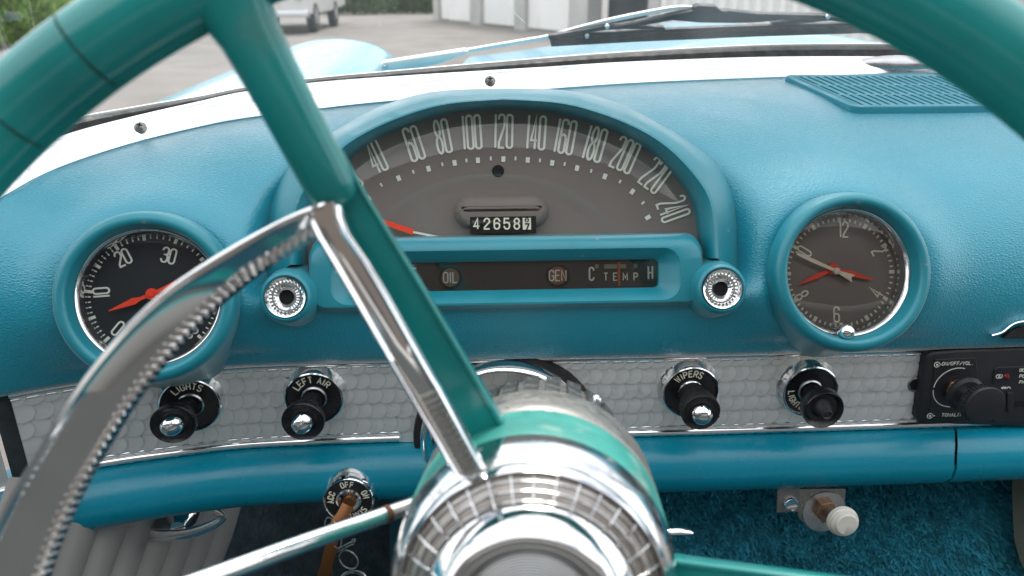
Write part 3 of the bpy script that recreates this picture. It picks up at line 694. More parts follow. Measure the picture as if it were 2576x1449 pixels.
obj('seconds_hand', prism([tuple(c2+nn*.0011), tuple(c2+(t1-c2)*.62+nn*.0014), tuple(t1+nn*.0009), tuple(t1-nn*.0009), tuple(c2+(t1-c2)*.62-nn*.0014), tuple(c2-nn*.0011)], .0058, .0064), m_ivory, ck, 0)
d2 = (t2-c2).normalized(); n2 = Vector((-d2.y, d2.x))
obj('seconds_hand_tail', prism([tuple(c2+n2*.0008), tuple(c2-n2*.0008), tuple(t2-n2*.0030), tuple(t2-d2*.002), tuple(t2+n2*.0030)], .0058, .0064), m_ivory, ck, 0)
obj('seconds_cap', off(lathe([(0, .0080), (.0018, .0078), (.0026, .0070), (.0027, .005)], 24), c2.x, c2.y, 0), m_ivory, ck)
dome_lens(ck, KC)
a, b = CLK.loc(*Z78(1185, 1165), .010); c, d_ = CLK.loc(*Z78(1240, 1215), .020)
kn = obj('setting_knob', off(lathe([(0, .0245), (.0034, .0238), (.0054, .0215), (.0059, .0180), (.0053, .0150), (.0038, .0135), (.0030, .0118), (.0030, .004)], 28), c, d_, 0), m_chrome, ck)
a, b = CLK.loc(*Z78(1237, 345), .001)
obj('dial_screw', off(lathe([(0, .0012), (.0012, .0012), (.0018, .0004), (.002, 0)], 16), a, b, 0), m_hole, ck)

# ------------------------------------------------------------------ pull knobs on the strip
def pull(name, label, cat, px, py, kx, ky, txt, mid, kind):
    x, h = xdash(px, py, .010); yaw = math.degrees(math.atan2(dn(x)[1].y, dn(x)[1].x)); fr = Fr(D(x, h, 0), 0, yaw)
    th = thing(name, label, cat, fr=fr, group='pull knobs on the aluminium panel')
    obj('bezel', lathe([(.0205, .0085), (.0210, .0100), (.0218, .0104), (.0226, .0098), (.0232, .0075), (.0242, .003), (.0256, .0004)], 48), m_chrome_old, th)
    obj('disc', lathe([(0, .0082), (.0208, .0082), (.021, .006)], 40), m_black, th, 30)
    obj('collar', lathe([(.0082, .0095), (.0090, .0100), (.0100, .0092), (.0102, .008)], 32), m_steel if kind != 'rubber' else m_chrome_old, th)
    if txt:
        f = .0160
        tx = text(txt, .0052, .52, .30, .17, on_arc(0, 0, f, mid), .0083, .0086)
        obj('lettering', tx, m_creamo, th, 0)
    # the knob leans slightly away from the axis, as seen
    zk = .030
    a, b = fr.loc(kx, ky, zk)
    L = zk-.008
    if kind == 'ball':
        prof = [(0, .0125), (.0040, .0117), (.0070, .0092), (.0085, .0055), (.0086, .0026)]
        rim = [(.0086, .0024), (.0104, .0014), (.0128, .0020), (.0146, .0040), (.0154, .0046), (.0160, .0038), (.0158, .0010), (.0142, -.003), (.0112, -.0075), (.0088, -.010), (.0084, -L)]
    elif kind == 'rubber':
        prof = [(0, .0125), (.0040, .0117), (.0070, .0092), (.0085, .0055), (.0086, .0026)]
        rim = [(.0086, .0024), (.0112, .0016), (.0138, .0030), (.0146, .0040), (.0152, .0030), (.0150, -.002), (.0138, -.008), (.0120, -.011), (.0108, -.013), (.0104, -L)]
    else:
        prof = [(0, .0098), (.0024, .0094), (.0034, .0105), (.0044, .0100), (.0052, .0060), (.0080, .0010), (.0082, .0005)]
        rim = [(.0082, .0004), (.0120, .0006), (.0146, .0040), (.0154, .0046), (.0160, .0036), (.0160, -.0035), (.0146, -.0065), (.0100, -.0080), (.0082, -.010), (.0080, -L)]
    sh = Matrix.Identity(4); sh[0][2] = a/zk; sh[1][2] = b/zk
    T_ = sh @ Matrix.Translation((0, 0, zk))
    kb = obj('knob', move(lathe(rim, 44), T_), m_black if kind != 'rubber' else m_rubber, th, 40)
    obj('knob_button', move(lathe(prof, 36), T_), m_chrome if kind != 'plain' else m_blackm, kb, 40)
    if kind == 'rubber':
        for ag in (-20, 100, 160, 250):
            q = move(lathe([(0, .0016), (.0011, .0010), (.0014, 0), (.0011, -.0014), (0, -.002)], 12), T_ @ Matrix.Translation((.0153*math.cos(R(ag)), .0153*math.sin(R(ag)), .001)))
            obj('lug', q, m_rubber, kb)
    if kind == 'ball':
        obj('cup', move(lathe([(.0085, .0026), (.0106, .0016)], 36), T_), m_black, kb)
    return th
pull('light_switch', 'black pull knob with chrome button marked LIGHTS below tachometer', 'knob', 470, 1022, 441, 1060, 'LIGHTS', 92, 'ball')
pull('air_vent_knob', 'black pull knob with chrome button marked LEFT AIR', 'knob', 787, 1004, 766, 1052, 'LEFT AIR', 94, 'ball')
pull('wiper_switch', 'rubber-lugged pull knob with chrome button marked WIPERS', 'knob', 1737, 988, 1760, 1031, 'WIPERS', 100, 'rubber')
pull('cigar_lighter', 'plain black cigar lighter knob below the clock', 'knob', 2038, 986, 2067, 1025, None, 0, 'plain')
# partly hidden lettering of the lighter
lt = [o for o in COL.objects if o.name == 'cigar_lighter'][0]
obj('lettering', text('LIGHTER', .0050, .52, .26, .17, lambda s: (.0152*math.cos(R(225)+s/.0152), .0152*math.sin(R(225)+s/.0152), R(225)+s/.0152+math.pi/2), .0083, .0086), m_creamo, lt, 0)

# ------------------------------------------------------------------ ignition switch and keys
ix, ih = xdash(870, 1260, .034); IG = Fr(D(ix, ih, .026), 4, 3)
ig = thing('ignition_switch', 'chrome ignition switch marked ACC OFF ON START in the lower roll', 'ignition switch', fr=IG)
obj('bezel', lathe([(.0178, .0080), (.0184, .0092), (.0194, .0094), (.0204, .0080), (.0216, .0040), (.0228, -.004), (.0236, -.014)], 48), m_chrome, ig)
obj('disc', lathe([(.0100, .0082), (.0180, .0078), (.0182, .005)], 48), m_black, ig)
obj('barrel', lathe([(.0050, .0078), (.0060, .0098), (.0085, .0100), (.0100, .0090), (.0102, .0075)], 36), m_chrome, ig)
obj('key_slot', disc(.0055, .0080, 24), m_hole, ig)
for s, an in (('ACC', 168), ('OFF', 92), ('ON', 20), ('START', -62)):
    if s == 'START': f = on_arc(0, 0, .0142, an)
    else: f = on_arc(0, 0, .0142, an)
    obj('lettering', text(s, .0046, .48, .34 if s != 'START' else .2, .18, f, .0082, .0086), m_creamo, ig, 0)
ky = thing('ignition_key', 'bronze key in the ignition switch', 'key', fr=IG)
def keymesh(fr, tip, end, w0, w1, z0, z1, name, par, th=.0022):
    a = Vector((*fr.loc(*tip, z0), z0)); b = Vector((*fr.loc(*end, z1), z1)); d = (b-a); L = d.length; d.normalize()
    s = d.cross(Vector((0, 0, 1))).normalized(); n = s.cross(d)
    m = Matrix.Identity(4)
    for i, v in enumerate((d, s, n, a)):
        for k in range(3): m[k][i] = v[k]
    out = [(0, -w0), (L*.42, -w0*1.05), (L*.55, -w1*.8), (L*.70, -w1), (L*.9, -w1*.92), (L, -w1*.45), (L, w1*.45), (L*.9, w1*.92), (L*.70, w1), (L*.55, w1*.8), (L*.42, w0*1.05), (0, w0)]
    obj(name, move(prism(out, -th/2, th/2, .0005), m), m_key, par, 30)
keymesh(IG, (880, 1256), (845, 1335), .0046, .0066, .008, .026, 'key_bow', ky, .004)
obj('key_collar', move(lathe([(0, .013), (.0045, .013), (.0052, .010), (.0052, .0075)], 20), Matrix.Translation((.0005, .0005, 0))), m_key, ky)
k2 = thing('spare_key', 'second bronze key hanging from the key ring', 'key', fr=IG)
keymesh(IG, (835, 1362), (810, 1480), .0046, .0060, .020, .018, 'key_bow', k2, .003)
kr = thing('key_ring', 'thin steel split ring through the bronze keys', 'key ring', fr=IG)
def ringmesh(fr, cx, cy, rpx, z, tilt, r=.0006):
    a, b = fr.loc(cx, cy, z); rr = rpx*fr.scale(z)
    P = [(a+rr*math.cos(t)*math.cos(R(tilt)), b+rr*math.sin(t), z+rr*math.cos(t)*math.sin(R(tilt))) for t in [2*math.pi*k/40 for k in range(41)]]
    return tube(P, r, 8)
obj('ring', ringmesh(IG, 838, 1340, 40, .021, 50), m_steel, kr)
k3 = thing('key_fob_chain', 'steel link and small ring holding a black fob', 'key chain', fr=IG)
obj('ring', ringmesh(IG, 877, 1408, 27, .016, 20), m_steel, k3)
for o_ in (0, 1):
    P = [(*IG.loc(x, y+o_*7, .017), .017) for x, y in ((842, 1385), (880, 1365), (890, 1362))]
    obj('link', tube(P, .0006, 8), m_steel, k3)
obj('clasp', off(lathe([(0, .019), (.0012, .019), (.0016, .015), (0, .015)], 12), *IG.loc(889, 1362, .017)), m_steel, k3)
fb = thing('key_fob', 'black and silver round key fob hanging from small ring', 'key fob', fr=IG)
a, b = IG.loc(890, 1470, .016)
obj('disc', off(lathe([(0, .0178), (.0118, .0178), (.0122, .017), (.0122, .0160)], 32), a, b), m_black, fb)
obj('rim', off(lathe([(.0118, .0178), (.0122, .0186), (.0130, .0186), (.0133, .0170), (.0130, .015)], 32), a, b), m_steel, fb)
obj('emblem', off(prism([(-.004, -.006), (.004, -.006), (.006, .004), (-.006, .004)], .0178, .0182), a, b), m_steel, fb, 0)

# ------------------------------------------------------------------ car radio
rx, rh = xdash(2440, 978, .006); RF = Fr(D(rx, rh, 0), 0, 3.2)
rd = thing('car_radio', 'black car radio with a large round knob and white lettering', 'radio', fr=RF)
L_ = lambda x, y, dz: RF.loc(x, y, dz)
bod = [L_(2312, 1066, .008), L_(2800, 1080, .008), L_(2800, 868, .008), L_(2420, 880, .008), L_(2345, 886, .008), L_(2332, 894, .008), L_(2326, 905, .008), L_(2304, 1050, .008)]
obj('case', prism(bod, -.005, .0085, .0022), m_blackm, rd, 50)
pl = [L_(2336, 1050, .0095), L_(2336+140, 1052, .0095), L_(2456, 900, .0095), L_(2352, 904, .0095)]
obj('knob_panel', prism(pl, .0082, .0094, .0008), m_blackm, rd, 0)
dp = [L_(2500, 1062, .0095), L_(2800, 1066, .0095), L_(2800, 918, .0095), L_(2512, 923, .0095), L_(2502, 930, .0095), L_(2496, 965, .0095)]
obj('tuner_panel', prism(dp, .0082, .0094, .0008), m_blackm, rd, 0)
obj('tape_slot', prism([L_(2552, 1024, .0096), L_(2800, 1024, .0096), L_(2800, 1008, .0096), L_(2555, 1008, .0096)], .009, .0097), m_hole, rd, 0)
obj('button', prism([L_(2534, 1036, .0105), L_(2545, 1036, .0105), L_(2548, 988, .0105), L_(2534, 988, .0105)], .009, .0108, .0005), m_blackm, rd, 0)
put('lettering', 'ON/OFF/VOL.', 2409, 914, 9, .58, .15, m_cream, .30, .0098, rd, RF)
put('lettering', 'TONALITE', 2398, 1043, 9, .6, .15, m_cream, .32, .0098, rd, RF)
for s, y in (('GO', 931), ('PO', 946), ('FM', 961)): put('lettering', s, 2571, y, 8, .7, .2, m_cream, .2, .0098, rd, RF)
ca, cb = L_(2402, 975, .0095); ps = RF.scale(.0095)
for a0, a1 in ((75, 178), (186, 282)):
    obj('knob_scale', off(ribbon(arcpts(0, 0, 55*ps, a0, a1, 24), 2.0*ps, .0094, .0097), ca, cb), m_cream, rd, 0)
for x, y in ((2357, 917), (2339, 1046)):
    a, b = L_(x, y, .0095); obj('dial_symbol', off(join(ribbon(arcpts(0, 0, 7*ps, 20, 340, 16), 1.6*ps, .0094, .0098), (disc(3*ps, .0098, 12)), ribbon([(7*ps, 0), (13*ps, 0)], 1.6*ps, .0094, .0098)), a, b), m_cream, rd, 0)
a, b = L_(2514, 947, .0097); obj('stereo_symbol', off(join(ribbon(arcpts(-3*ps, 0, 5*ps, 0, 360, 16), 1.5*ps, .0094, .0098), ribbon(arcpts(3*ps, 0, 5*ps, 0, 360, 16), 1.5*ps, .0094, .0098)), a, b), m_cream, rd, 0)
a, b = L_(2524, 976, .0097); obj('rewind_symbol', off(join(prism([(-6*ps, 0), (0, 4*ps), (0, -4*ps)], .0094, .0098), prism([(0, 0), (6*ps, 4*ps), (6*ps, -4*ps)], .0094, .0098), ribbon(arcpts(14*ps, -3*ps, 5*ps, 0, 180, 10), 2*ps, .0094, .0098)), a, b), m_cream, rd, 0)
a, b = L_(2532, 947, .0095); obj('indicator_lamp', off(lathe([(0, .0120), (.0015, .0114), (.0022, .0098), (.0026, .0092)], 20), a, b), m_led, rd)
obj('washer', off(lathe([(.006, .0100), (.0105, .0098), (.0108, .009)], 32), ca, cb), m_rubber, rd)
hexn = [(.0082*math.cos(R(60*k+15)), .0082*math.sin(R(60*k+15))) for k in range(6)]
obj('nut', off(prism(hexn, .0095, .0125, .0006), ca, cb), m_brass, rd, 20)
# knob pulled out on its shaft
zk = .050; a, b = L_(2481, 1022, zk); a1, b1 = L_(2450, 1000, .024)
sh = Matrix.Identity(4); sh[0][2] = (a-ca)/(zk-.012); sh[1][2] = (b-cb)/(zk-.012)
base = Matrix.Translation((ca, cb, .012)) @ sh
obj('shaft', move(lathe([(0, zk-.020), (.0036, zk-.020), (.0036, 0)], 24), base), m_steel, rd)
kk = obj('knob', move(lathe([(0, zk-.012), (.0128, zk-.012), (.0150, zk-.0125), (.0158, zk-.0140), (.0160, zk-.0200), (.0156, zk-.0215), (.008, zk-.0215)], 56), base), m_blackm, rd, 30)
for k in range(56):
    if k % 1 == 0: pass
rb_ = []
for k in range(40):
    t_ = 2*math.pi*k/40; rb_.append(move(box(-.0006, .0006, -.0005, .0005, zk-.0200, zk-.0145), base @ Matrix.Translation((.0160*math.cos(t_), .0160*math.sin(t_), 0)) @ Matrix.Rotation(t_, 4, 'Z')))
kg = obj('knob_ridges', join(*rb_), m_blackm, kk, 0); kg['kind'] = 'stuff'
obj('rear_ring', move(lathe([(.004, .0145), (.0120, .0145), (.0148, .0125), (.0150, .0105), (.0140, .0090), (.004, .0090)], 44), base), m_blackm, rd, 30)
# chrome bracket where the pad meets the radio
bx_, bh_ = xdash(2545, 838, .03); BF = Fr(D(bx_, bh_, .014), 10, 3.2)
br_ = thing('chrome_bracket', 'chrome bracket with black clip under the pad above the radio', 'bracket', fr=BF)
P = smooth_path([BF.l3(2492, 842, 0), BF.l3(2520, 833, .002), BF.l3(2548, 812, .004), BF.l3(2580, 806, .005), BF.l3(2640, 806, .005)], 6)
obj('lever', sweep(P, [(-.003, -.0008), (.003, -.0008), (.0035, .0), (.003, .0008), (-.003, .0008)], (0, 1, 0)), m_chrome, br_)
obj('clip', prism([BF.loc(2522, 850), BF.loc(2650, 850), BF.loc(2650, 818), BF.loc(2560, 818), BF.loc(2535, 832)], -.004, .003, .001), m_rubber, br_, 0)

# ------------------------------------------------------------------ speaker grille on the pad
from mathutils.bvhtree import BVHTree
_bv = BVHTree.FromPolygons([Vector(v.co)+Vector(DO) for v in pad.data.vertices], [tuple(q.vertices) for q in pad.data.polygons])
def onpad(x, y): h_ = _bv.ray_cast(CAM, ray(x, y).normalized()); return h_[0]
gB = onpad(2140, 287)+Vector((0, 0, .002)); gR = onpad(2440, 284)+Vector((0, 0, .002)); gA = onpad(1962, 201)+Vector((0, 0, .001))
gF = Fr(gB, 0, 0); ex_ = (gR-gB).normalized(); ey_ = (gA-gB); ey_ = ey_-ex_*ey_.dot(ex_); GH = ey_.length; ey_.normalize(); ez_ = ex_.cross(ey_).normalized()
gF.x, gF.y, gF.z = ex_, ey_, ez_
gr = thing('speaker_grille', 'slotted turquoise speaker grille on top of the pad', 'speaker grille', fr=gF)
la = ((gA-gB).dot(ex_), (gA-gB).dot(ey_))
GW = .30; skew = la[0]/la[1]
def gp(u, v): return (u+skew*v, v)
outl = [gp(.0, 0), gp(GW, 0), gp(GW, GH), gp(0, GH)]
def skr(u0, u1, v0, v1, r, z): return [(*gp(p[0], p[1]), z) for p in rrect(u0, u1, v0, v1, r, z)]
obj('frame', loft([skr(0, GW, 0, GH, .010, -.012), skr(0, GW, 0, GH, .010, .0028), skr(.0008, GW-.0008, .0008, GH-.0008, .0095, .0040), skr(.010, GW-.010, .006, GH-.006, .002, .0040), skr(.010, GW-.010, .006, GH-.006, .002, .0)]), m_slat, gr, 40)
obj('speaker_cloth', prism([gp(.009, .005), gp(GW-.009, .005), gp(GW-.009, GH-.005), gp(.009, GH-.005)], -.001, .0006), m_hole, gr, 0)
rows3 = 3; nb = 34; pitch = (GW-.020)/nb; rh3 = (GH-.012)/rows3
sl = None
for r_ in range(rows3):
    v0 = .006+r_*rh3; 
    for k in range(nb+1):
        u = .010+k*pitch
        if sl is None:
            sl = obj('slat', prism([gp(-.0026, 0), gp(.0026, 0), gp(.0026, rh3), gp(-.0026, rh3)], .0004, .0040), m_slat, gr, 0); sl.location = (u+skew*v0, v0, 0)
        else: share('slat', sl, gr, Matrix.Translation((u+skew*v0+(.0 if r_ != 1 else 0), v0, 0)))
    if r_: 
        c_ = prism([gp(.010, v0-.0012), gp(GW-.010, v0-.0012), gp(GW-.010, v0+.0012), gp(.010, v0+.0012)], .0004, .0041); obj('cross_bar', c_, m_slat, gr, 0)

# ------------------------------------------------------------------ windscreen: moulding, seal, glass
ws = thing('windscreen', 'curved windscreen with bright chrome base moulding and black rubber seal', 'windscreen', loc=(0, .75, .95)); WO = (0, .75, .95)
up_px = [(-160, 480), (33, 400), (160, 340), (333, 293), (500, 255), (617, 230), (794, 207), (1004, 191), (1374, 168), (1608, 154), (1941, 143), (2284, 142), (2600, 142), (3100, 142)]
gk_px = [(-160, 430), (33, 360), (160, 308), (333, 275), (500, 247), (617, 224), (794, 201), (1004, 182), (1374, 150), (1608, 133), (1941, 116), (2284, 113), (2600, 112), (3100, 112)]
def beyond(px, base, d):                                            # point on the pixel ray a little farther out than the moulding's lower edge
    r = ray(*px); dist = math.hypot(base.x-CAM.x, base.y-CAM.y)+d; return CAM + r*(dist/math.hypot(r.x, r.y))
Ub = [beyond(p, t_, .022) for p, t_ in zip(up_px, TP)]; Gk = [beyond(p, t_, .036) for p, t_ in zip(gk_px, TP)]
Tl = smooth_path(TP, 10); Ul = smooth_path(Ub, 10); Gl = smooth_path(Gk, 10)
mrings = []
for t_, u, g in zip(Tl, Ul, Gl):
    d = u-t_; out_ = Vector((t_.x-CAM.x, t_.y-CAM.y, 0)).normalized(); nrm = Vector((-out_.x, -out_.y, .6)).normalized()
    r_ = [t_+out_*.002+Vector((0, 0, -.008)), t_+Vector((0, 0, -.0005)), t_-out_*.0015+Vector((0, 0, .0015))]
    for f, b_ in ((.12, .0016), (.3, .0030), (.5, .0036), (.7, .0032), (.88, .0016)): r_.append(t_+d*f+nrm*b_)
    r_ += [u, u+out_*.003-Vector((0, 0, .003))]
    mrings.append([tuple(p-Vector(WO)) for p in r_])
obj('base_moulding', loft(mrings, False, flip=True), m_mould, ws, 50)['label'] = 'wide bright chrome moulding'
# raised dark-edged rib along the middle of the moulding
lo = obj('seal', loft([[tuple(p-Vector(WO)) for p in (u+Vector((0, 0, -.012)), u+(g-u)*.1+Vector((0, 0, -.002)), u+(g-u)*.5+Vector((0, 0, .0)), g+Vector((0, 0, .0)), g+Vector((0, 0.006, -.004)))] for u, g in zip(Ul, Gl)], False, flip=True), m_rubber, ws, 60)
grings = []
for u, g in zip(Ul, Gl):
    out_ = Vector((g.x-CAM.x, g.y-CAM.y, 0)).normalized(); m_ = u.lerp(g, .6)
    grings.append([tuple(m_+out_*(-.03*f*f-.01*f)+Vector((0, 0, .34*f))-Vector(WO)) for f in (0, .2, .4, .6, .8, 1)])
gls = obj('glass', loft(grings, False), m_glass, ws, 80)
tr_ = obj('outer_reveal', loft([[tuple(p-Vector(WO)) for p in (g+Vector((0, .004, -.012)), g+Vector((0, .004, .0012)), g+Vector((0, .010, .0015)), g+Vector((0, .016, -.006)))] for g in Gl], False), m_dust, ws, 60)
def screw(px, py, r, parent=ws, org=WO, Yoff=None):
    p = Yoff; z = (CAM-p).normalized(); z = (z*.35+Vector((0, -.4, .8))*.65).normalized(); x = Vector((1, 0, 0)); y = z.cross(x).normalized(); x = y.cross(z)
    m = Matrix.Identity(4)
    for i, v in enumerate((x, y, z, p-Vector(org))):
        for k in range(3): m[k][i] = v[k]
    s_ = obj('screw', move(lathe([(0, .0020), (r*.5, .0018), (r*.85, .0010), (r, .0), (r*1.25, -.0006), (r*1.3, -.003)], 24), m), m_grime, parent)
    obj('screw_cross', move(join(box(-r*.55, r*.55, -r*.13, r*.13, .0012, .0022), box(-r*.13, r*.13, -r*.55, r*.55, .0012, .0022)), m), m_hole, s_, 0)
def mouldpt(px, py):
    # nearest point of the moulding surface to the pixel ray
    d = ray(px, py).normalized(); best = None
    for r_ in mrings:
        for q in r_[2:]:
            p = Vector(q)+Vector(WO); t_ = (p-CAM).dot(d); e = (CAM+d*t_-p).length
            if best is None or e < best[0]: best = (e, CAM+d*t_)
    return best[1]
for x, y in ((352, 318), (1233, 201), (2273, 152)): screw(x, y, .0038, Yoff=mouldpt(x, y)-ray(x, y)*.002)
# chrome joint cover at the centre of the screen
cp = mouldpt(2262, 158)
jm = Fr(cp, 38, 3).mat()
jv = lathe([(0, .0050), (.4, .0047), (.7, .0036), (.9, .0018), (1, 0), (1.0, -.006)], 40)
obj('joint_cover', rel(move(([(p[0]*.044, p[1]*.0085, p[2]) for p in jv[0]], jv[1]), jm), WO), m_steel, ws, 60)

cpt = [CAM+ray(x, y)*.80 for x, y in ((1252, -8), (1270, 6), (1284, 20), (1302, 40), (1322, 58))]
obj('hairline_crack', rel(tube(cpt, .00035, 5), WO), m_cream, ws)
# ------------------------------------------------------------------ wiper
WPF = Fr(at_y(1700, 90, .93), -18, 4)
wp = thing('windscreen_wiper', 'parked windscreen wiper with black blade and bright arm outside the glass', 'wiper', fr=WPF)
wpl = lambda L, dz=0: [WPF.l3(x, y, dz) for x, y in L]
obj('arm_base', prism([WPF.loc(*p) for p in ((958, 160), (966, 154), (1165, 124), (1177, 125), (1178, 132), (1108, 157), (1020, 178), (965, 182), (957, 174))], -.004, .004, .0015), m_dust, wp, 40)
obj('pivot', off(lathe([(0, .006), (.0025, .006), (.003, .004)], 16), *WPF.loc(969, 165)), m_steel, wp)
obj('arm_rod', sweep(smooth_path(wpl([(1165, 129), (1300, 106), (1380, 92), (1450, 72), (1560, 45), (1690, 21), (1745, 20)], -.002), 5), [(-.002, -.0022), (.002, -.0022), (.002, .0022), (-.002, .0022)], (0, 0, 1)), m_dust, wp, 30)
obj('blade_rubber', prism([WPF.loc(*p) for p in ((1382, 96), (1600, 85), (1900, 72), (2215, 64), (2215, 78), (1900, 88), (1600, 101), (1386, 113))], -.004, .006, .001), m_rubber, wp, 0)
obj('blade_rail', prism([WPF.loc(*p) for p in ((1379, 86), (1600, 74), (1900, 62), (2215, 54), (2215, 61), (1900, 69), (1600, 82), (1380, 94))], -.003, .004, .0008), m_blackm, wp, 0)
obj('main_yoke', prism([WPF.loc(*p) for p in ((1520, 66), (1600, 52), (1690, 31), (1740, 22), (1830, 22), (1900, 30), (2080, 34), (2085, 42), (1960, 46), (1890, 52), (1840, 53), (1760, 52), (1690, 46), (1620, 58), (1530, 70))], -.002, .007, .001), m_blackm, wp, 0)
obj('centre_clip', prism([WPF.loc(*p) for p in ((1740, 24), (1742, 12), (1752, 8), (1795, 10), (1812, 22), (1825, 24))], -.001, .009, .001), m_blackm, wp, 0)
for q in (((1390, 84), (1520, 60), (1545, 60), (1668, 64), (1672, 70), (1540, 68), (1400, 90)), ((1935, 55), (2060, 40), (2090, 38), (2190, 50), (2190, 56), (2080, 48), (1950, 61))):
    y_ = obj('side_yoke', prism([WPF.loc(*p) for p in q], -.002, .006, .0008), m_blackm, wp, 0)
for x, y in ((1525, 62), (2076, 37), (1474, 85)):
    obj('rivet', off(lathe([(0, .009), (.002, .0088), (.0028, .0075), (.003, .005)], 16), *WPF.loc(x, y)), m_steel, wp)

# ------------------------------------------------------------------ car body outside
CB = Vector((0, 1.2, .8))
cb_ = thing('blue_car', 'light blue car bonnet and left front wing outside the windscreen', 'car', loc=CB)
def hoodz(x, y):
    xc = x-.42; base = .925-.012*(y-.9)-.07*max(0, y-1.6)**2
    z = base - .045*min(1, abs(xc)/.75)**2.2
    z += .060*math.exp(-(xc/.26)**2)*min(1, max(0, (y-.95)/.25))      # centre scoop
    return z
V = []; Fc = []; nx, ny = 60, 30
rings = [[(-.10+1.15*i/nx, .90+1.35*j/ny, hoodz(-.10+1.15*i/nx, .90+1.35*j/ny)-.015*max(0, (.9+1.35*j/ny-2.05)/.2)**2) for i in range(nx+1)] for j in range(ny+1)]
obj('bonnet', loft([[tuple(Vector(p)-CB) for p in r_] for r_ in rings], False), m_carpaint, cb_, 60)
# wing with rounded headlamp brow
wr_ = []
for j in range(34):
    y = .72+1.58*j/33
    t_ = (y-.72)/1.58
    crest = .905+.012*math.sin(min(1, t_/.85)*math.pi/2); half = .135
    xc = -.375-.095*t_
    nose = max(0, (t_-.86)/.14); crest -= .085*nose**2.2; half *= (1-.55*nose**2)
    r_ = []
    for k in range(21):
        a = math.pi*k/20; r_.append((xc-half*math.cos(a)*1.15, y, crest-.075+.075*max(0, math.sin(a))**.8))
    r_ = [(r_[0][0]-.02, y, r_[0][2]-.25)]+r_+[(r_[-1][0]+.12, y, r_[-1][2]-.03)]
    wr_.append([tuple(Vector(p)-CB) for p in r_])
obj('front_wing', loft(wr_, False), m_carpaint, cb_, 60)
cw = [[tuple(p-CB) for p in (g+Vector((0, .012, -.008)), g+Vector((0, .05, -.022)), g+Vector((0, .16, -.03)), g+Vector((0, .28, -.045)))] for g in Gl]
obj('cowl', loft(cw, False), m_carpaint, cb_, 60)

# ------------------------------------------------------------------ steering wheel
WC = CAM+Vector((.0025, .1616, -.1768)); WF = Fr(WC, 26.3, -2.8)
sw_ = thing('steering_wheel', 'green three-spoke steering wheel with chrome horn ring and hub', 'steering wheel', fr=WF)
RR, rt = .222, .0128
def rimpath(n=160): return [(RR*math.cos(2*math.pi*k/n), RR*math.sin(2*math.pi*k/n), 0) for k in range(n+1)]
groove = [math.atan2(*WF.loc(x, y, .0)[::-1]) for x, y in ((268, 190), (75, 345))]
angl = sorted(set([2*math.pi*k/220 for k in range(220)] + [g % (2*math.pi)+d for g in groove for d in (-.006, -.002, 0, .002, .006)]))
rings = []
for a in angl:
    k = 1
    for g in groove:
        if abs((a-g+math.pi) % (2*math.pi)-math.pi) < .0015: k = .93
    rings.append([((RR+rt*k*math.cos(t_))*math.cos(a), (RR+rt*k*math.cos(t_))*math.sin(a), rt*1.0*k*math.sin(t_)) for t_ in [2*math.pi*j/28 for j in range(28)]])
rings.append(rings[0])
rim = obj('rim', loft(rings), m_wheel, sw_, 40); rim['label'] = 'green plastic rim with cracked segments'
m_crack = M('crack_grime', (.015, .06, .05), .9)
for g in groove:
    cx, cy = RR*math.cos(g), RR*math.sin(g)
    P = [((RR+(rt-.0001)*math.cos(t_))*math.cos(g+.0012*math.sin(3*t_)), (RR+(rt-.0001)*math.cos(t_))*math.sin(g+.0012*math.sin(3*t_)), (rt-.0001)*math.sin(t_)) for t_ in [2*math.pi*j/30 for j in range(31)]]
    obj('crack', tube(P, .00032, 6), m_crack, rim)
bead = [((RR-rt*.93)*math.cos(2*math.pi*k/160), (RR-rt*.93)*math.sin(2*math.pi*k/160), -.0045) for k in range(161)]
obj('moulding_seam', tube(bead, .0012, 6), m_wheel, rim)
# spokes: from the rim back to the hub drum
HZ = -.050
def spoke(ang, px_top=None):
    ca, sa = math.cos(ang), math.sin(ang); rad = Vector((ca, sa, 0)); tan = Vector((-sa, ca, 0)); zz = Vector((0, 0, 1))
    P0 = rad*(RR-.004)+zz*-.002; P1 = rad*.050+zz*(HZ-.034)
    d = (P1-P0)
    # rounded upper part
    path = [P0+d*f for f in (0, .04, .08, .14, .2, .26, .32, .36, .385, .40)]
    wd = [.0150, .0114, .0098, .0092, .0089, .0087, .0085, .0083, .0076, .0052]; hgt = [.0118, .0105, .0098, .0092, .0088, .0086, .0084, .0082, .0074, .0045]
    fr = frames_along(path, tuple(zz)); rg = []
    for (p, t_, s, u), w_, h_ in zip(fr, wd, hgt):
        rg.append([tuple(p+s*(w_*math.copysign(abs(math.cos(q))**.75, math.cos(q)))+u*(h_*math.copysign(abs(math.sin(q))**.85, math.sin(q)))) for q in [2*math.pi*j/24 for j in range(24)]])
    o1 = obj('spoke', loft(rg, True, True, True), m_wheel, sw_, 50)
    # flat lower blade with raised edges
    path = [P0+d*f-zz*.004 for f in (.28, .4, .6, .8, .93, 1.0, 1.06)]
    sc = [.55, .62, .82, .98, 1.08, 1.2, 1.35]
    pr = [(a_*1.0-.0042, b_) for a_, b_ in [(-.0105, -.004), (.0105, -.004), (.0113, -.002), (.0113, .0042), (.0105, .0052), (.0092, .0052), (.0086, .0040), (-.0086, .0040), (-.0092, .0052), (-.0105, .0052), (-.0113, .0042), (-.0113, -.002)]]
    o2 = obj('spoke_blade', sweep(path, pr, tuple(zz), True, True, sc), m_wheel, o1, 30)
    return rad, tan, d
tl = WF.loc(598, 50, 0); A_UL = math.atan2(tl[1], tl[0])
for a in (A_UL, A_UL-R(113), A_UL+R(123)): spoke(a)
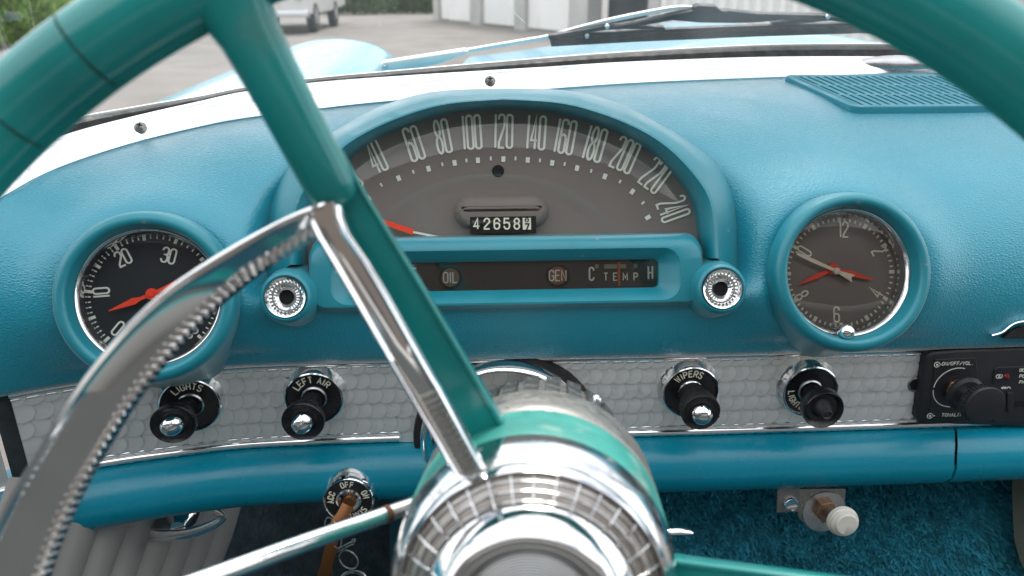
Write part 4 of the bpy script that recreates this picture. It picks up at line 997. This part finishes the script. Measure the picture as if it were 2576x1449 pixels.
# hub
HF_ = Fr(WF.w(.002, .0025, HZ), 16, -3.5)
hub = obj('hub', move(lathe([(.0460, .0), (.0475, -.001), (.0500, -.006), (.0512, -.012), (.0520, -.020), (.0515, -.024)], 96), WF.mat().inverted() @ HF_.mat()), m_chrome_old, sw_, 50); hub['label'] = 'chrome hub drum'
TH = WF.mat().inverted() @ HF_.mat()
obj('hub_collar', move(lathe([(.0505, -.022), (.0516, -.023), (.0522, -.026), (.0528, -.053), (.0520, -.056), (.050, -.057)], 96), TH), m_hubteal, sw_, 40)['label'] = 'dusty green hub collar'
GRM = TH
m_gridback = M('brown_grime_metal', (.36, .33, .30), .4, .8, var=(120, .25))
obj('grid_ring', move(lathe([(.0360, .0060), (.0385, .0052), (.0425, .0030), (.0452, .0006)], 96), TH), m_gridback, sw_, 50)
for r_, z in ((.0375, .0062), (.0405, .0049), (.0433, .0032)):
    P = [(r_*math.cos(2*math.pi*k/96), r_*math.sin(2*math.pi*k/96), z) for k in range(97)]
    obj('grid_hoop', move(tube(P, .00032, 6), TH), m_chrome_old, sw_)
P0_ = None
for k in range(36):
    a = 2*math.pi*k/36
    if P0_ is None:
        b0 = tube([(.0365, 0, .0070), (.0410, 0, .0049), (.0455, 0, .0014)], .00036, 6); P0_ = obj('grid_bar', b0, m_chrome_old, sw_); P0_.matrix_local = TH @ Matrix.Rotation(a, 4, 'Z')
    else: share('grid_bar', P0_, sw_, TH @ Matrix.Rotation(a, 4, 'Z'))
obj('hub_rim', move(lathe([(.0452, .0008), (.0456, .0026), (.0464, .0028), (.0472, .0012), (.0474, -.001)], 96), TH), m_chrome, sw_)
obj('hub_dome', move(lathe([(.0248, .0118), (.0256, .0150), (.0275, .0158), (.0300, .0146), (.0330, .0112), (.0352, .0080), (.0364, .0062), (.0368, .005)], 96), TH), m_chrome, sw_, 50)['label'] = 'polished chrome dome'
cpz = obj('centre_cap', lathe([(0, .0150), (.0130, .0148), (.0225, .0138), (.0240, .0132), (.0246, .0118)], 72), m_spun, sw_, 40); cpz.matrix_local = TH
obj('centre_cap_rim', move(lathe([(.0240, .0134), (.0244, .0146), (.0251, .0146), (.0255, .0136)], 72), TH), m_chrome, sw_)
# horn ring, flat chrome band with ribbed inner edge
HR = -.030
ho = [(846, 520), (800, 516), (770, 522), (700, 553), (600, 606), (510, 660), (420, 722), (320, 812), (230, 918), (160, 1020), (100, 1122), (45, 1212), (0, 1292), (-60, 1420), (-110, 1560), (-150, 1720), (-170, 1900)]
hi = [(862, 585), (800, 592), (772, 604), (706, 645), (640, 690), (590, 730), (540, 772), (465, 846), (400, 922), (345, 995), (300, 1062), (248, 1148), (200, 1232), (148, 1345), (108, 1455), (75, 1580), (60, 1740)]
po = smooth_path([(*WF.loc(x, y, HR), HR) for x, y in ho], 6); pi_ = smooth_path([(*WF.loc(x, y, HR-.008), HR-.008) for x, y in hi], 6)
rg = []
for a, b in zip(po, pi_):
    d = b-a; L = d.length; d.normalize(); z = Vector((0, 0, 1))
    d = Vector((d.x, d.y, 0)).normalized(); rg.append([tuple(p) for p in (a-z*.004, a+d*.0-z*.001, a+d*.0008+z*.0010, a+d*.0022+z*.0026, a+d*.0040+z*.0022, a+d*.0052-z*.0004, b-d*.0030+z*.0022, b-d*.0024+z*.0026, b-d*.0001+z*.0010, b-z*.0045)])
hrn = obj('horn_ring', loft(rg, False, flip=False), m_band, sw_, 40); hrn['label'] = 'chrome half-circle horn ring'
# ribs
ll = [0]
for i in range(1, len(pi_)): ll.append(ll[-1]+(pi_[i]-pi_[i-1]).length)
n = int(ll[-1]/.0031); rib = None
for k in range(4, n):
    s = k*.0031; j = min(int(np.searchsorted(ll, s))-1, len(pi_)-2); f = (s-ll[j])/(ll[j+1]-ll[j]); b = pi_[j].lerp(pi_[j+1], f); a = po[j].lerp(po[j+1], f)
    d = (b-a).normalized(); t_ = Vector((-d.y, d.x, 0)); m = Matrix.Identity(4)
    for i, v in enumerate((d, t_, Vector((0, 0, 1)), b)):
        for q in range(3): m[q][i] = v[q]
    if rib is None: rib = obj('horn_ring_rib', box(-.0036, .0004, -.0009, .0009, -.0040, .0020, .0002), m_chrome_old, hrn, 0); rib.matrix_local = m
    else: share('horn_ring_rib', rib, hrn, m)
# horn arm from the hub up to the ring, with a recessed ladder near the hub
AL = [((1162, 1228), (1228, 1192)), ((1100, 1120), (1172, 1090)), ((1032, 1003), (1108, 972)), ((1016, 976), (1094, 950)), ((960, 880), (1040, 855)), ((900, 775), (984, 755)), ((838, 668), (925, 655)), ((795, 595), (880, 590)), ((775, 555), (862, 548)), ((779, 530), (858, 518)), ((795, 516), (846, 509))]
nA = len(AL); rg = []
for i, (l, r_) in enumerate(AL):
    f = i/(nA-1); y = (l[1]+r_[1])/2; z = float(np.interp(y, [515, 600, 1000, 1210], [HR+.003, HR+.0015, -.040, -.0475])) 
    a = Vector((*WF.loc(*l, z), z)); b = Vector((*WF.loc(*r_, z), z)); d = b-a; zz = Vector((0, 0, 1))
    hi_ = .0016 if i > 3 else (.0012 if i > 2 else .0002)
    rg.append([tuple(p) for p in (a-zz*.008, a+zz*.0005, a+d*.10+zz*.0022, a+d*.20+zz*.0014, a+d*.32+zz*(.0008+hi_*.5), a+d*.5+zz*(.0012+hi_*.62), a+d*.68+zz*(.0008+hi_*.5), a+d*.80+zz*.0014, a+d*.90+zz*.0022, b+zz*.0005, b-zz*.008)])
arm = obj('horn_arm', loft(rg, False, cap1=False, flip=True), m_chrome, sw_, 35); arm['label'] = 'chrome arm of the horn ring over the spoke'
for k in range(15):
    f = (k+.5)/15; l = Vector(AL[0][0]).lerp(Vector(AL[2][0]), f); r_ = Vector(AL[0][1]).lerp(Vector(AL[2][1]), f); y = (l.y+r_.y)/2
    z = float(np.interp(y, [1000, 1210], [-.040, -.0475]))+.0016
    a = Vector((*WF.loc(l.x*.72+r_.x*.28, l.y*.72+r_.y*.28, z), z)); b = Vector((*WF.loc(l.x*.28+r_.x*.72, l.y*.28+r_.y*.72, z), z))
    obj('ladder_rib', tube([a, b], .0007, 6), m_grime, arm)

# ------------------------------------------------------------------ steering column
scx = thing('steering_column', 'steering column with slotted metal collar and chrome dash shroud', 'steering column', fr=HF_)
obj('grey_collar', lathe([(.0500, -.057), (.0520, -.0585), (.0530, -.062), (.0532, -.088), (.0522, -.091), (.0500, -.093), (.0450, -.094)], 96), m_grime, scx, 40)['label'] = 'dust-speckled grey collar'
obj('slotted_collar', lathe([(.0300, -.092), (.0432, -.095), (.0442, -.102), (.0442, -.150), (.0400, -.156), (.02, -.158)], 72), m_grime, scx, 40)
slot = None
for k in range(26):
    a = 2*math.pi*k/26
    if slot is None: slot = obj('collar_bar', box(.0425, .0466, -.0036, .0036, -.149, -.104, .0008), m_bar, scx, 20); slot.matrix_local = Matrix.Rotation(a, 4, 'Z')
    else: share('collar_bar', slot, scx, Matrix.Rotation(a, 4, 'Z'))
ex0, eh0 = xdash(1275, 1095); KF = Fr(D(ex0, eh0, .002), 8, -2)
TK_ = HF_.mat().inverted() @ KF.mat()
obj('shroud_gasket', move(lathe([(.0700, .012), (.0745, .011), (.0765, .004), (.0765, -.03)], 80), TK_), m_rubber, scx, 50)
obj('shroud', move(lathe([(.0600, .010), (.0622, .019), (.0642, .0215), (.0665, .0205), (.0695, .015), (.0722, .006), (.073, -.01)], 80), TK_), m_chrome, scx, 50)['label'] = 'chrome dash shroud of the column'
obj('shroud_inner', move(lathe([(.0500, -.030), (.0590, -.010), (.0602, .010), (.061, .0125)], 80), TK_), m_hole, scx, 50)
obj('collar_screw', off(lathe([(0, .002), (.002, .0018), (.003, .0006), (.0032, -.004)], 16),   .028, .036, -.140), m_chrome, scx)

obj('column_tube', tube([Vector((0, 0, -.15)), (TK_ @ Vector((0, 0, -.02)))], .036, 32, (0, 1, 0)), m_grime, scx, 50)
# ------------------------------------------------------------------ indicator lever and lower controls
def d3(px, py, depth): return CAM + ray(px, py)*depth
lv = thing('indicator_lever', 'long chrome indicator lever left of the steering column', 'lever', loc=d3(1060, 1262, .34))
LO = lv.location.copy()
P = [d3(1060, 1262, .345)-LO, d3(1000, 1284, .335)-LO, d3(760, 1368, .305)-LO, d3(520, 1456, .28)-LO, d3(330, 1524, .262)-LO]
obj('rod', tube(smooth_path(P, 6), .0036, 20), m_chrome_old, lv)
obj('rust_band', tube([P[0].lerp(P[1], 1.35), P[0].lerp(P[1], 1.50)], .0038, 16), M('rust', (.10, .035, .015), .8, var=(300, .4)), lv)
lv2 = thing('chrome_lever_tip', 'thin chrome lever tip right of the hub above carpet', 'lever', loc=d3(1640, 1340, .42)); LO = lv2.location.copy()
P = [d3(1600, 1340, .44)-LO, d3(1660, 1338, .44)-LO, d3(1710, 1337, .44)-LO, d3(1736, 1339, .44)-LO, d3(1744, 1341, .44)-LO]
obj('blade', sweep(P, circ(.0026, 14, .0018), (0, 0, 1), True, True, [1, 1, 1, .75, .25]), m_chrome, lv2)
# choke knob
ch_o = d3(2075, 1288, .66); CF = Fr(ch_o, 8, 4)
chk = thing('choke_knob', 'ribbed off-white pull knob on bracket under the dash', 'knob', fr=CF)
q = lambda x, y, z=0: CF.loc(x, y, z)
obj('bracket', prism([q(2008, 1300), q(2008, 1230), q(2128, 1230), q(2124, 1300), q(2100, 1325), q(2065, 1333), q(2030, 1325)], -.002, 0, .0006), m_grime, chk, 30)
a, b = q(2072, 1286); obj('washer', off(lathe([(.004, .0016), (.0185, .0012), (.019, 0)], 36), a, b), m_steel, chk)
a, b = q(2077, 1283, .003); hx6 = [(.0105*math.cos(R(60*k+10)), .0105*math.sin(R(60*k+10))) for k in range(6)]
obj('nut', off(prism(hx6, .0012, .0075, .001), a, b), M('rusty_brass', (.26, .16, .10), .5, .7, var=(80, .25)), chk, 25)
kx, ky_ = q(2130, 1322, .05)
pth = [Vector((a, b, .006)), Vector(((a+kx)/2, (b+ky_)/2, .025)), Vector((kx, ky_, .040))]
obj('rod', tube(pth, .0045, 14, (0, 1, 0)), M('dull_rod', (.30, .25, .22), .4, .8, var=(80, .2)), chk)
wk = lathe([(0, .0520), (.0080, .0518), (.0092, .0508), (.0092, .0492), (.0108, .0486), (.0114, .0474), (.0110, .0460), (.0120, .0452), (.0124, .0438), (.0119, .0424), (.0124, .0416), (.0122, .0402), (.0100, .0390), (.0050, .0380)], 40)
dx, dy = (kx-a)/.045, (ky_-b)/.045
shm = Matrix.Identity(4); shm[0][2] = dx*.6; shm[1][2] = dy*.6
obj('white_knob', off(move(wk, Matrix.Translation((0, 0, .045)) @ shm @ Matrix.Translation((0, 0, -.045))), kx, ky_), m_white, chk, 35)
bk = thing('bolt_bracket', 'small grey angle bracket with chrome bolt under the dash', 'bracket', fr=Fr(d3(1988, 1265, .655), 5, 4)); BK = Fr(d3(1988, 1265, .655), 5, 4)
obj('plate', prism([BK.loc(*p) for p in ((1957, 1225), (2013, 1225), (2011, 1288), (1954, 1290))], -.0015, 0, .0004), m_grime, bk, 20)
obj('bolt', off(lathe([(0, .003), (.004, .003), (.0055, .0038), (.0062, .0030), (.0064, 0)], 24), *BK.loc(1987, 1265)), m_chrome, bk)

# ------------------------------------------------------------------ footwell: carpet, kick panel, door panel
def tiltplane(px_list): return None
cA, cB2, cC, cD = d3(980, 1200, .80), d3(2900, 1160, .80), d3(2900, 1700, .74), d3(980, 1700, .74)
cr = []
for j in range(13):
    cr.append([tuple(cA.lerp(cB2, i/24).lerp(cD.lerp(cC, i/24), j/12)+Vector((0, .012*math.sin(i*.6), .006*math.sin(i*.9+j)))) for i in range(25)])
carpet = struct('carpet', loft(cr, False), m_carpetbase, 60)
nrm = (cB2-cA).cross(cD-cA).normalized()
if nrm.dot(CAM-cA) < 0: nrm = -nrm
V = []; Fc = []; rnd = random.Random(3)
for k in range(60000):
    u, v = rnd.random(), rnd.random()
    u = .28+.62*u
    v *= .62; p = cA.lerp(cB2, u).lerp(cD.lerp(cC, u), v)+Vector((0, .012*math.sin(u*24*.6), .006*math.sin(u*24*.9+v*12)))
    d = (nrm+Vector((rnd.uniform(-.8, .8), rnd.uniform(-.8, .8), rnd.uniform(-.9, .5)))).normalized()
    L = rnd.uniform(.006, .012); s = d.cross(Vector((rnd.uniform(-1, 1), rnd.uniform(-1, 1), rnd.uniform(-1, 1)))).normalized()*rnd.uniform(.0008, .0014)
    b2 = Vector((rnd.uniform(-.4, .4), rnd.uniform(-.4, .4), -.4))*L*.5
    i0 = len(V); V += [tuple(p-s), tuple(p+s), tuple(p+d*L*.55+s*.9), tuple(p+d*L*.55-s*.9), tuple(p+d*L+b2+s*.3), tuple(p+d*L+b2-s*.3)]
    Fc += [(i0, i0+1, i0+2, i0+3), (i0+3, i0+2, i0+4, i0+5)]
tag(obj('carpet_pile', (V, Fc), m_carpet, None, 0), 'shaggy dark turquoise carpet pile in the footwell', 'carpet', None, 'stuff')
kp = thing('kick_panel', 'dull olive kick panel at the edge of the carpet', 'panel', loc=d3(2560, 1300, .72)); KO = kp.location.copy()
P = [(2546, 1225), (2548, 1300), (2552, 1360), (2566, 1410), (2590, 1460), (2700, 1520), (2800, 1500), (2800, 1200), (2546, 1190)]
obj('sheet', ([tuple(d3(x, y, .735)-KO) for x, y in P]+[tuple(d3(x, y, .80)-KO) for x, y in P], [tuple(range(len(P)))]+[(i, (i+1) % len(P), (i+1) % len(P)+len(P), i+len(P)) for i in range(len(P))]), m_greenpanel, kp, 0)
# dark back of the footwell behind the column
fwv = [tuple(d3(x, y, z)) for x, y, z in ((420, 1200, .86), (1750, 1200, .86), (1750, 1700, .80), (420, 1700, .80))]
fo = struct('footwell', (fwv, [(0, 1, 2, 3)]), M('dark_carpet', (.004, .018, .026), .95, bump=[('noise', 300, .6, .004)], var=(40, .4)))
# pleated door panel, with chrome handle
dpn = thing('door_panel', 'off-white pleated door panel below the dash', 'door panel', loc=d3(330, 1370, .60)); PO = dpn.location.copy()
pe = [d3(-60, 1200, .50), d3(610, 1200, .80), d3(520, 1600, .76), d3(-60, 1700, .50)]
npl = 9
for k in range(npl):
    rgk = []
    for j in range(9):
        v = j/8; row = []
        for i in range(7):
            u = (k+i/6)/npl; ushift = u*1.0-.16*(v-.5)
            p = pe[0].lerp(pe[1], max(0, min(1, ushift))).lerp(pe[3].lerp(pe[2], max(0, min(1, ushift))), v)
            nn_ = (pe[1]-pe[0]).cross(pe[3]-pe[0]).normalized(); 
            if nn_.dot(CAM-pe[0]) < 0: nn_ = -nn_
            row.append(tuple(p+nn_*(.006*math.sin(math.pi*i/6)**.6)-PO))
        rgk.append(row)
    obj('pleat', loft(rgk, False), m_doorpanel, dpn, 70)
hd = thing('door_handle', 'chrome inside door handle on pleated panel', 'door handle', loc=d3(420, 1320, .56)); HO = hd.location.copy()
P = smooth_path([d3(x, y, .66)-HO for x, y in ((272, 1322), (330, 1336), (400, 1346), (470, 1342), (530, 1322), (560, 1300), (540, 1285))], 6)
obj('lever', sweep(P, circ(.0036, 14, .0060), (0, 0, 1), True, True, [1.4-.8*min(1, k/30) for k in range(len(P))]), m_chrome_old, hd)
obj('escutcheon', rel(move(lathe([(0, .012), (.006, .012), (.010, .006), (.013, 0), (.014, -.012)], 24), Fr(d3(455, 1305, .67), 0, 10).mat()), HO), m_chrome, hd)

# ------------------------------------------------------------------ outside the car
gv = [(-200, -60, 0), (200, -60, 0), (200, 400, 0), (-200, 400, 0)]
struct('ground', (gv, [(0, 1, 2, 3)]), m_asphalt)
# garage row along a line running towards us on the right
gA0 = at_h(1110, 52, 1.05); gB0 = at_h(1440, 88, 1.05); gd = (gB0-gA0); gd.z = 0; gd.normalize(); gn = Vector((gd.y, -gd.x, 0))
if gn.dot(CAM-gA0) < 0: gn = -gn
def gs(px, py=40):                                                  # pixel column -> metres along the row
    d = ray(px, py); n = gn; t_ = (gA0-CAM).dot(n)/d.dot(n); return (CAM+d*t_-gA0).dot(gd)
gyaw = math.atan2(gd.y, gd.x)
gar = thing('garage_row', 'row of garages with white doors and one dark open bay', 'garage', loc=(gA0.x, gA0.y, 0)); gar.rotation_euler = (0, 0, gyaw)
sgn = 1 if (Matrix.Rotation(gyaw, 3, 'Z') @ Vector((0, 1, 0))).dot(gn) > 0 else -1
def gbox(x0, x1, y0, y1, z0, z1): return box(x0, x1, min(y0*sgn, y1*sgn), max(y0*sgn, y1*sgn), z0, z1)
cuts = [('pillar', 1098, 1110), ('door', 1110, 1190), ('pillar', 1190, 1216), ('door', 1216, 1302), ('pillar', 1302, 1328), ('door', 1328, 1440), ('pillar', 1440, 1488), ('bay', 1488, 1640), ('pillar', 1640, 1668)]
for kind, a, b in cuts:
    s0, s1 = gs(a), gs(b)
    if kind == 'pillar': obj('pillar', gbox(s0, s1, -.25, .10, 0, 2.25), m_wall, gar, 0)
    elif kind == 'door':
        dd = obj('door', gbox(s0+.02, s1-.02, -.06, 0, .06, 2.2), m_doorw, gar, 0)
        obj('door_handle', gbox((s0+s1)/2-.06, (s0+s1)/2+.06, 0, .05, .95, 1.05), m_blackm, dd, 0)
    else: obj('open_bay', gbox(s0, s1, -.5, -.4, 0, 2.2), m_doord, gar, 0)
obj('roof_fascia', gbox(gs(1090), gs(1690), -3, .2, 2.25, 2.75), m_wall, gar, 0)
obj('bay_side', gbox(gs(1640), gs(1640)+.05, -2.5, -.25, 0, 2.25), m_doord, gar, 0)
# ribbed white building to the right
rw = thing('ribbed_shed', 'white ribbed metal shed wall right of the garages', 'shed', loc=(gA0.x+gd.x*gs(1668), gA0.y+gd.y*gs(1668), 0)); rw.rotation_euler = (0, 0, R(-18))
shd = obj('wall', box(0, 5.2, -.3, -.1, 0, 3.2), m_doorw, rw, 0)
rb1 = None
for k in range(26):
    if rb1 is None: rb1 = obj('rib', box(0, .09, -.36, -.30, 0, 3.2, .02), m_doorw, rw, 0)
    else: share('rib', rb1, rw, Matrix.Translation((k*.2, 0, 0)))
obj('corner_post', box(5.2, 6.4, -.4, -.1, 0, 3.2), m_wall, rw, 0)
# pickup truck
fwp = at_h(790, 81, 1.05); TR = Vector((fwp.x, fwp.y, 0))
tk = thing('pickup_truck', 'pale silver pickup truck parked in the yard', 'truck', loc=TR); tk.rotation_euler = (0, 0, R(2))
def tprof(pts, x0, x1, bev=.05):
    v, f = prism([(y, z) for y, z in pts], -x1, -x0, bev); return [(-p[2], p[0], p[1]) for p in v], [q[::-1] for q in f]
obj('body', tprof([(-.85, .42), (2.0, .42), (4.1, .50), (4.1, 1.0), (2.05, 1.0), (2.0, 1.05), (.55, 1.02), (-.80, .95), (-.92, .75)], -1.62, .08), m_truck, tk, 30)
obj('cab', tprof([(.45, 1.0), (1.0, 1.55), (1.9, 1.6), (2.0, 1.0)], -1.5, -.04, .08), m_truck, tk, 30)
obj('cab_glass', tprof([(.62, 1.06), (1.02, 1.48), (1.82, 1.52), (1.85, 1.06)], -1.56, .0, .02), m_doord, tk, 0)
obj('front_bumper', off(box(-1.66, .12, -1.05, -.85, .36, .52, .04), 0, 0, 0), m_steel, tk, 30)
obj('licence_plate', box(-1.05, -.55, -1.07, -1.05, .52, .64), m_cream, tk, 0)
for x in (-1.45, -.08): obj('headlamp', [(p[0]+x, -.90-p[2], .76+p[1]) for p in lathe([(0, .05), (.08, .045), (.1, .0)], 18)[0]] and ([(p[0]+x, -.88-p[2], .76+p[1]) for p in lathe([(0, .05), (.08, .045), (.1, .0)], 18)[0]], lathe([(0, .05), (.08, .045), (.1, .0)], 18)[1]), m_chrome, tk)
for x in (-1.55, 0.0):
    for y in (0, 2.55):
        prof = [(0, .10), (.16, .09), (.18, .06), (.24, .10), (.31, .09), (.33, .05), (.33, -.08), (.2, -.10), (0, -.10)]
        v, f = lathe(prof, 28); wl_ = obj('wheel', ([(x+p[2]*(1 if x == 0 else -1), y+p[0], .33+p[1]) for p in v], f), m_tyre, tk, 40)
        v, f = lathe([(0, .115), (.10, .11), (.155, .095)], 24); obj('hubcap', ([(x+p[2]*(1 if x == 0 else -1), y+p[0], .33+p[1]) for p in v], f), m_steel, wl_, 40)
# vegetation
def bush(name, label, c, rx, rz, n, mat, leaf, cat='bush', seed=1, conifer=False):
    rn = random.Random(seed); th = thing(name, label, cat, loc=c); V = []; Fc = []
    for k in range(n):
        while True:
            p = Vector((rn.uniform(-1, 1), rn.uniform(-1, 1), rn.uniform(0, 1)))
            lim = (1-p.z**1.5)*1.0 if conifer else math.sqrt(max(0, 1-p.z**2))
            rr = math.hypot(p.x, p.y)
            if rr < lim*(.75+.3*math.sin(p.x*9+p.z*13)*math.cos(p.y*11)) and rr > lim*.25: break
        q = Vector((p.x*rx, p.y*rx, p.z*rz)); d = Vector((p.x, p.y, rn.uniform(-.1, 1.2))).normalized(); s = d.cross(Vector((rn.uniform(-1, 1), rn.uniform(-1, 1), .2))).normalized()
        L = leaf*rn.uniform(.6, 1.4); i0 = len(V); V += [tuple(q-s*L*.16), tuple(q+d*L*.5-s*L*.22), tuple(q+d*L), tuple(q+d*L*.5+s*L*.22)]; Fc.append((i0, i0+1, i0+2, i0+3))
    obj('foliage', (V, Fc), mat, th, 0)
    obj('stem', lathe([(.03, rz*.8), (.06, rz*.4), (.09, 0)], 10), m_bark, th)
g0 = at_h(40, 122, 1.05)
bush('conifer_shrub', 'bright green conifer shrub at the edge of the yard', (g0.x-.3, g0.y+.6, 0), 1.1, 1.75, 5200, m_leaf, .16, seed=2)
bush('conifer_shrub', 'second low conifer shrub beyond the bright green one', (g0.x+.7, g0.y+2.6, 0), .9, 1.35, 3600, m_leaf, .15, seed=5)
for i, (px, dd, rz) in enumerate(((890, 30, 1.5), (960, 33, 1.9), (1040, 31, 1.3), (1085, 34, 1.8))):
    d = ray(px, 20); p = CAM+d*(dd/d.y)
    bush('hedge_shrub', ['loose dark shrub behind the parked truck', 'tall dark shrub at the far yard edge between truck and garages', 'low dark shrub beside the white rubble', 'dark shrub next to the end garage pillar'][i], (p.x, p.y, 0), 1.2, rz, 1500, m_leafd, .22, seed=10+i)
for i, (px, py) in enumerate(((985, 26), (1010, 24), (1050, 22))):
    p = at_h(px, py, 1.05); p.z = 0; rk = lathe([(0, .32), (.18, .28), (.30, .14), (.33, 0)], 9); rnk = random.Random(i); rk = ([(x*rnk.uniform(.8, 1.3), y*rnk.uniform(.8, 1.3), z) for x, y, z in rk[0]], rk[1])
    tag(obj('rubble_block', rk, m_doorw, None, 20, loc=(p.x, p.y, 0)), ['pale rubble block nearest the parked truck', 'pale rubble block in the middle of the far yard edge', 'pale rubble block nearest the garages'][i], 'rubble', 'pale rubble at the far yard edge')
wl0 = thing('yard_wall', 'pale rendered wall closing the far side of the yard', 'wall', loc=(-6, 38, 0))
obj('render_face', box(-22, 9, 0, .3, 0, 2.6), m_wall, wl0, 0); obj('coping', box(-22.1, 9.1, -.06, .36, 2.6, 2.72), m_wall, wl0, 0)

# ------------------------------------------------------------------ rest of the cabin behind the camera (seen only in reflections, shades the dash)
m_seat = M('grey_seat_vinyl', (.15, .147, .14), .45, var=(8, .06)); m_seatb = M('white_seat_vinyl', (.45, .43, .40), .45)
m_person = None
st = thing('bench_seat', 'grey vinyl bench seat with white bolster behind the wheel', 'seat', loc=(.42, -.35, .32))
obj('cushion', off(prism(rrect(-.80, .80, -.26, .30, .06), 0, .17, .04), 0, 0, .0), m_seat, st, 40)
bk_ = prism(rrect(-.80, .80, 0, .55, .08), -.07, .07, .05); bk_ = move(bk_, Matrix.Translation((0, -.24, .15)) @ Matrix.Rotation(R(76), 4, 'X'))
obj('backrest', bk_, m_seat, st, 40)
obj('bolster', move(tube([(-.80, 0, .55), (.80, 0, .55)], .05, 16), Matrix.Translation((0, -.24, .15)) @ Matrix.Rotation(R(76), 4, 'X') @ Matrix(((1, 0, 0, 0), (0, 0, 1, 0), (0, 1, 0, 0), (0, 0, 0, 1)))), m_seatb, st, 40)
for sx, nm, lb in ((-.50, 'driver_door', 'turquoise driver door beside the bench seat'), (1.32, 'passenger_door', 'turquoise passenger door across the bench seat')):
    dr = thing(nm, lb, 'door', loc=(sx, -.25, .25)); q = -1 if sx < 0 else 1
    obj('inner_panel', box(min(0, .06*q), max(0, .06*q), -.60, .62, 0, .52, .01), m_seat, dr, 20); obj('top_rail', box(min(0, .10*q)-.02, max(0, .10*q)+.02, -.60, .62, .521, .60, .02), m_vinyl, dr, 30)
rdk = thing('rear_deck', 'light blue rear deck behind the bench seat', 'rear deck', loc=(.42, -1.4, .3))
obj('deck', box(-.9, .9, -1.2, .62, 0, .62, .05), m_carpaint, rdk, 30)
struct('cabin_floor', ([(-.45, -.75, .26), (1.3, -.75, .26), (1.3, .75, .26), (-.45, .75, .26)], [(0, 1, 2, 3)]), m_carpetbase)

hs = thing('unseen_house_behind', 'tan rendered house added unseen behind the car, mirrored in the chrome', 'house', loc=(2, -6.2, 0))  # added out of view to darken the dash front and its reflections
m_tan = M('unseen_house_tan_render', (.12, .095, .078), .85, var=(1.5, .12)); 
obj('wall', box(-13, 9, -4, 0, 0, 5.6), m_tan, hs, 0); obj('roof', box(-13.4, 9.4, -4.4, .5, 5.6, 5.9, .05), M('unseen_house_brown_roof', (.10, .06, .045), .8), hs, 0)  # wall and roof of the added unseen house
for k in range(5):
    wn = obj('window', box(-11+k*4, -9.6+k*4, 0, .05, 1.1, 2.6), m_doord, hs, 0); obj('frame', box(-11.1+k*4, -9.5+k*4, 0, .08, 1.0, 1.1), m_doorw, wn, 0)  # windows of the added unseen house
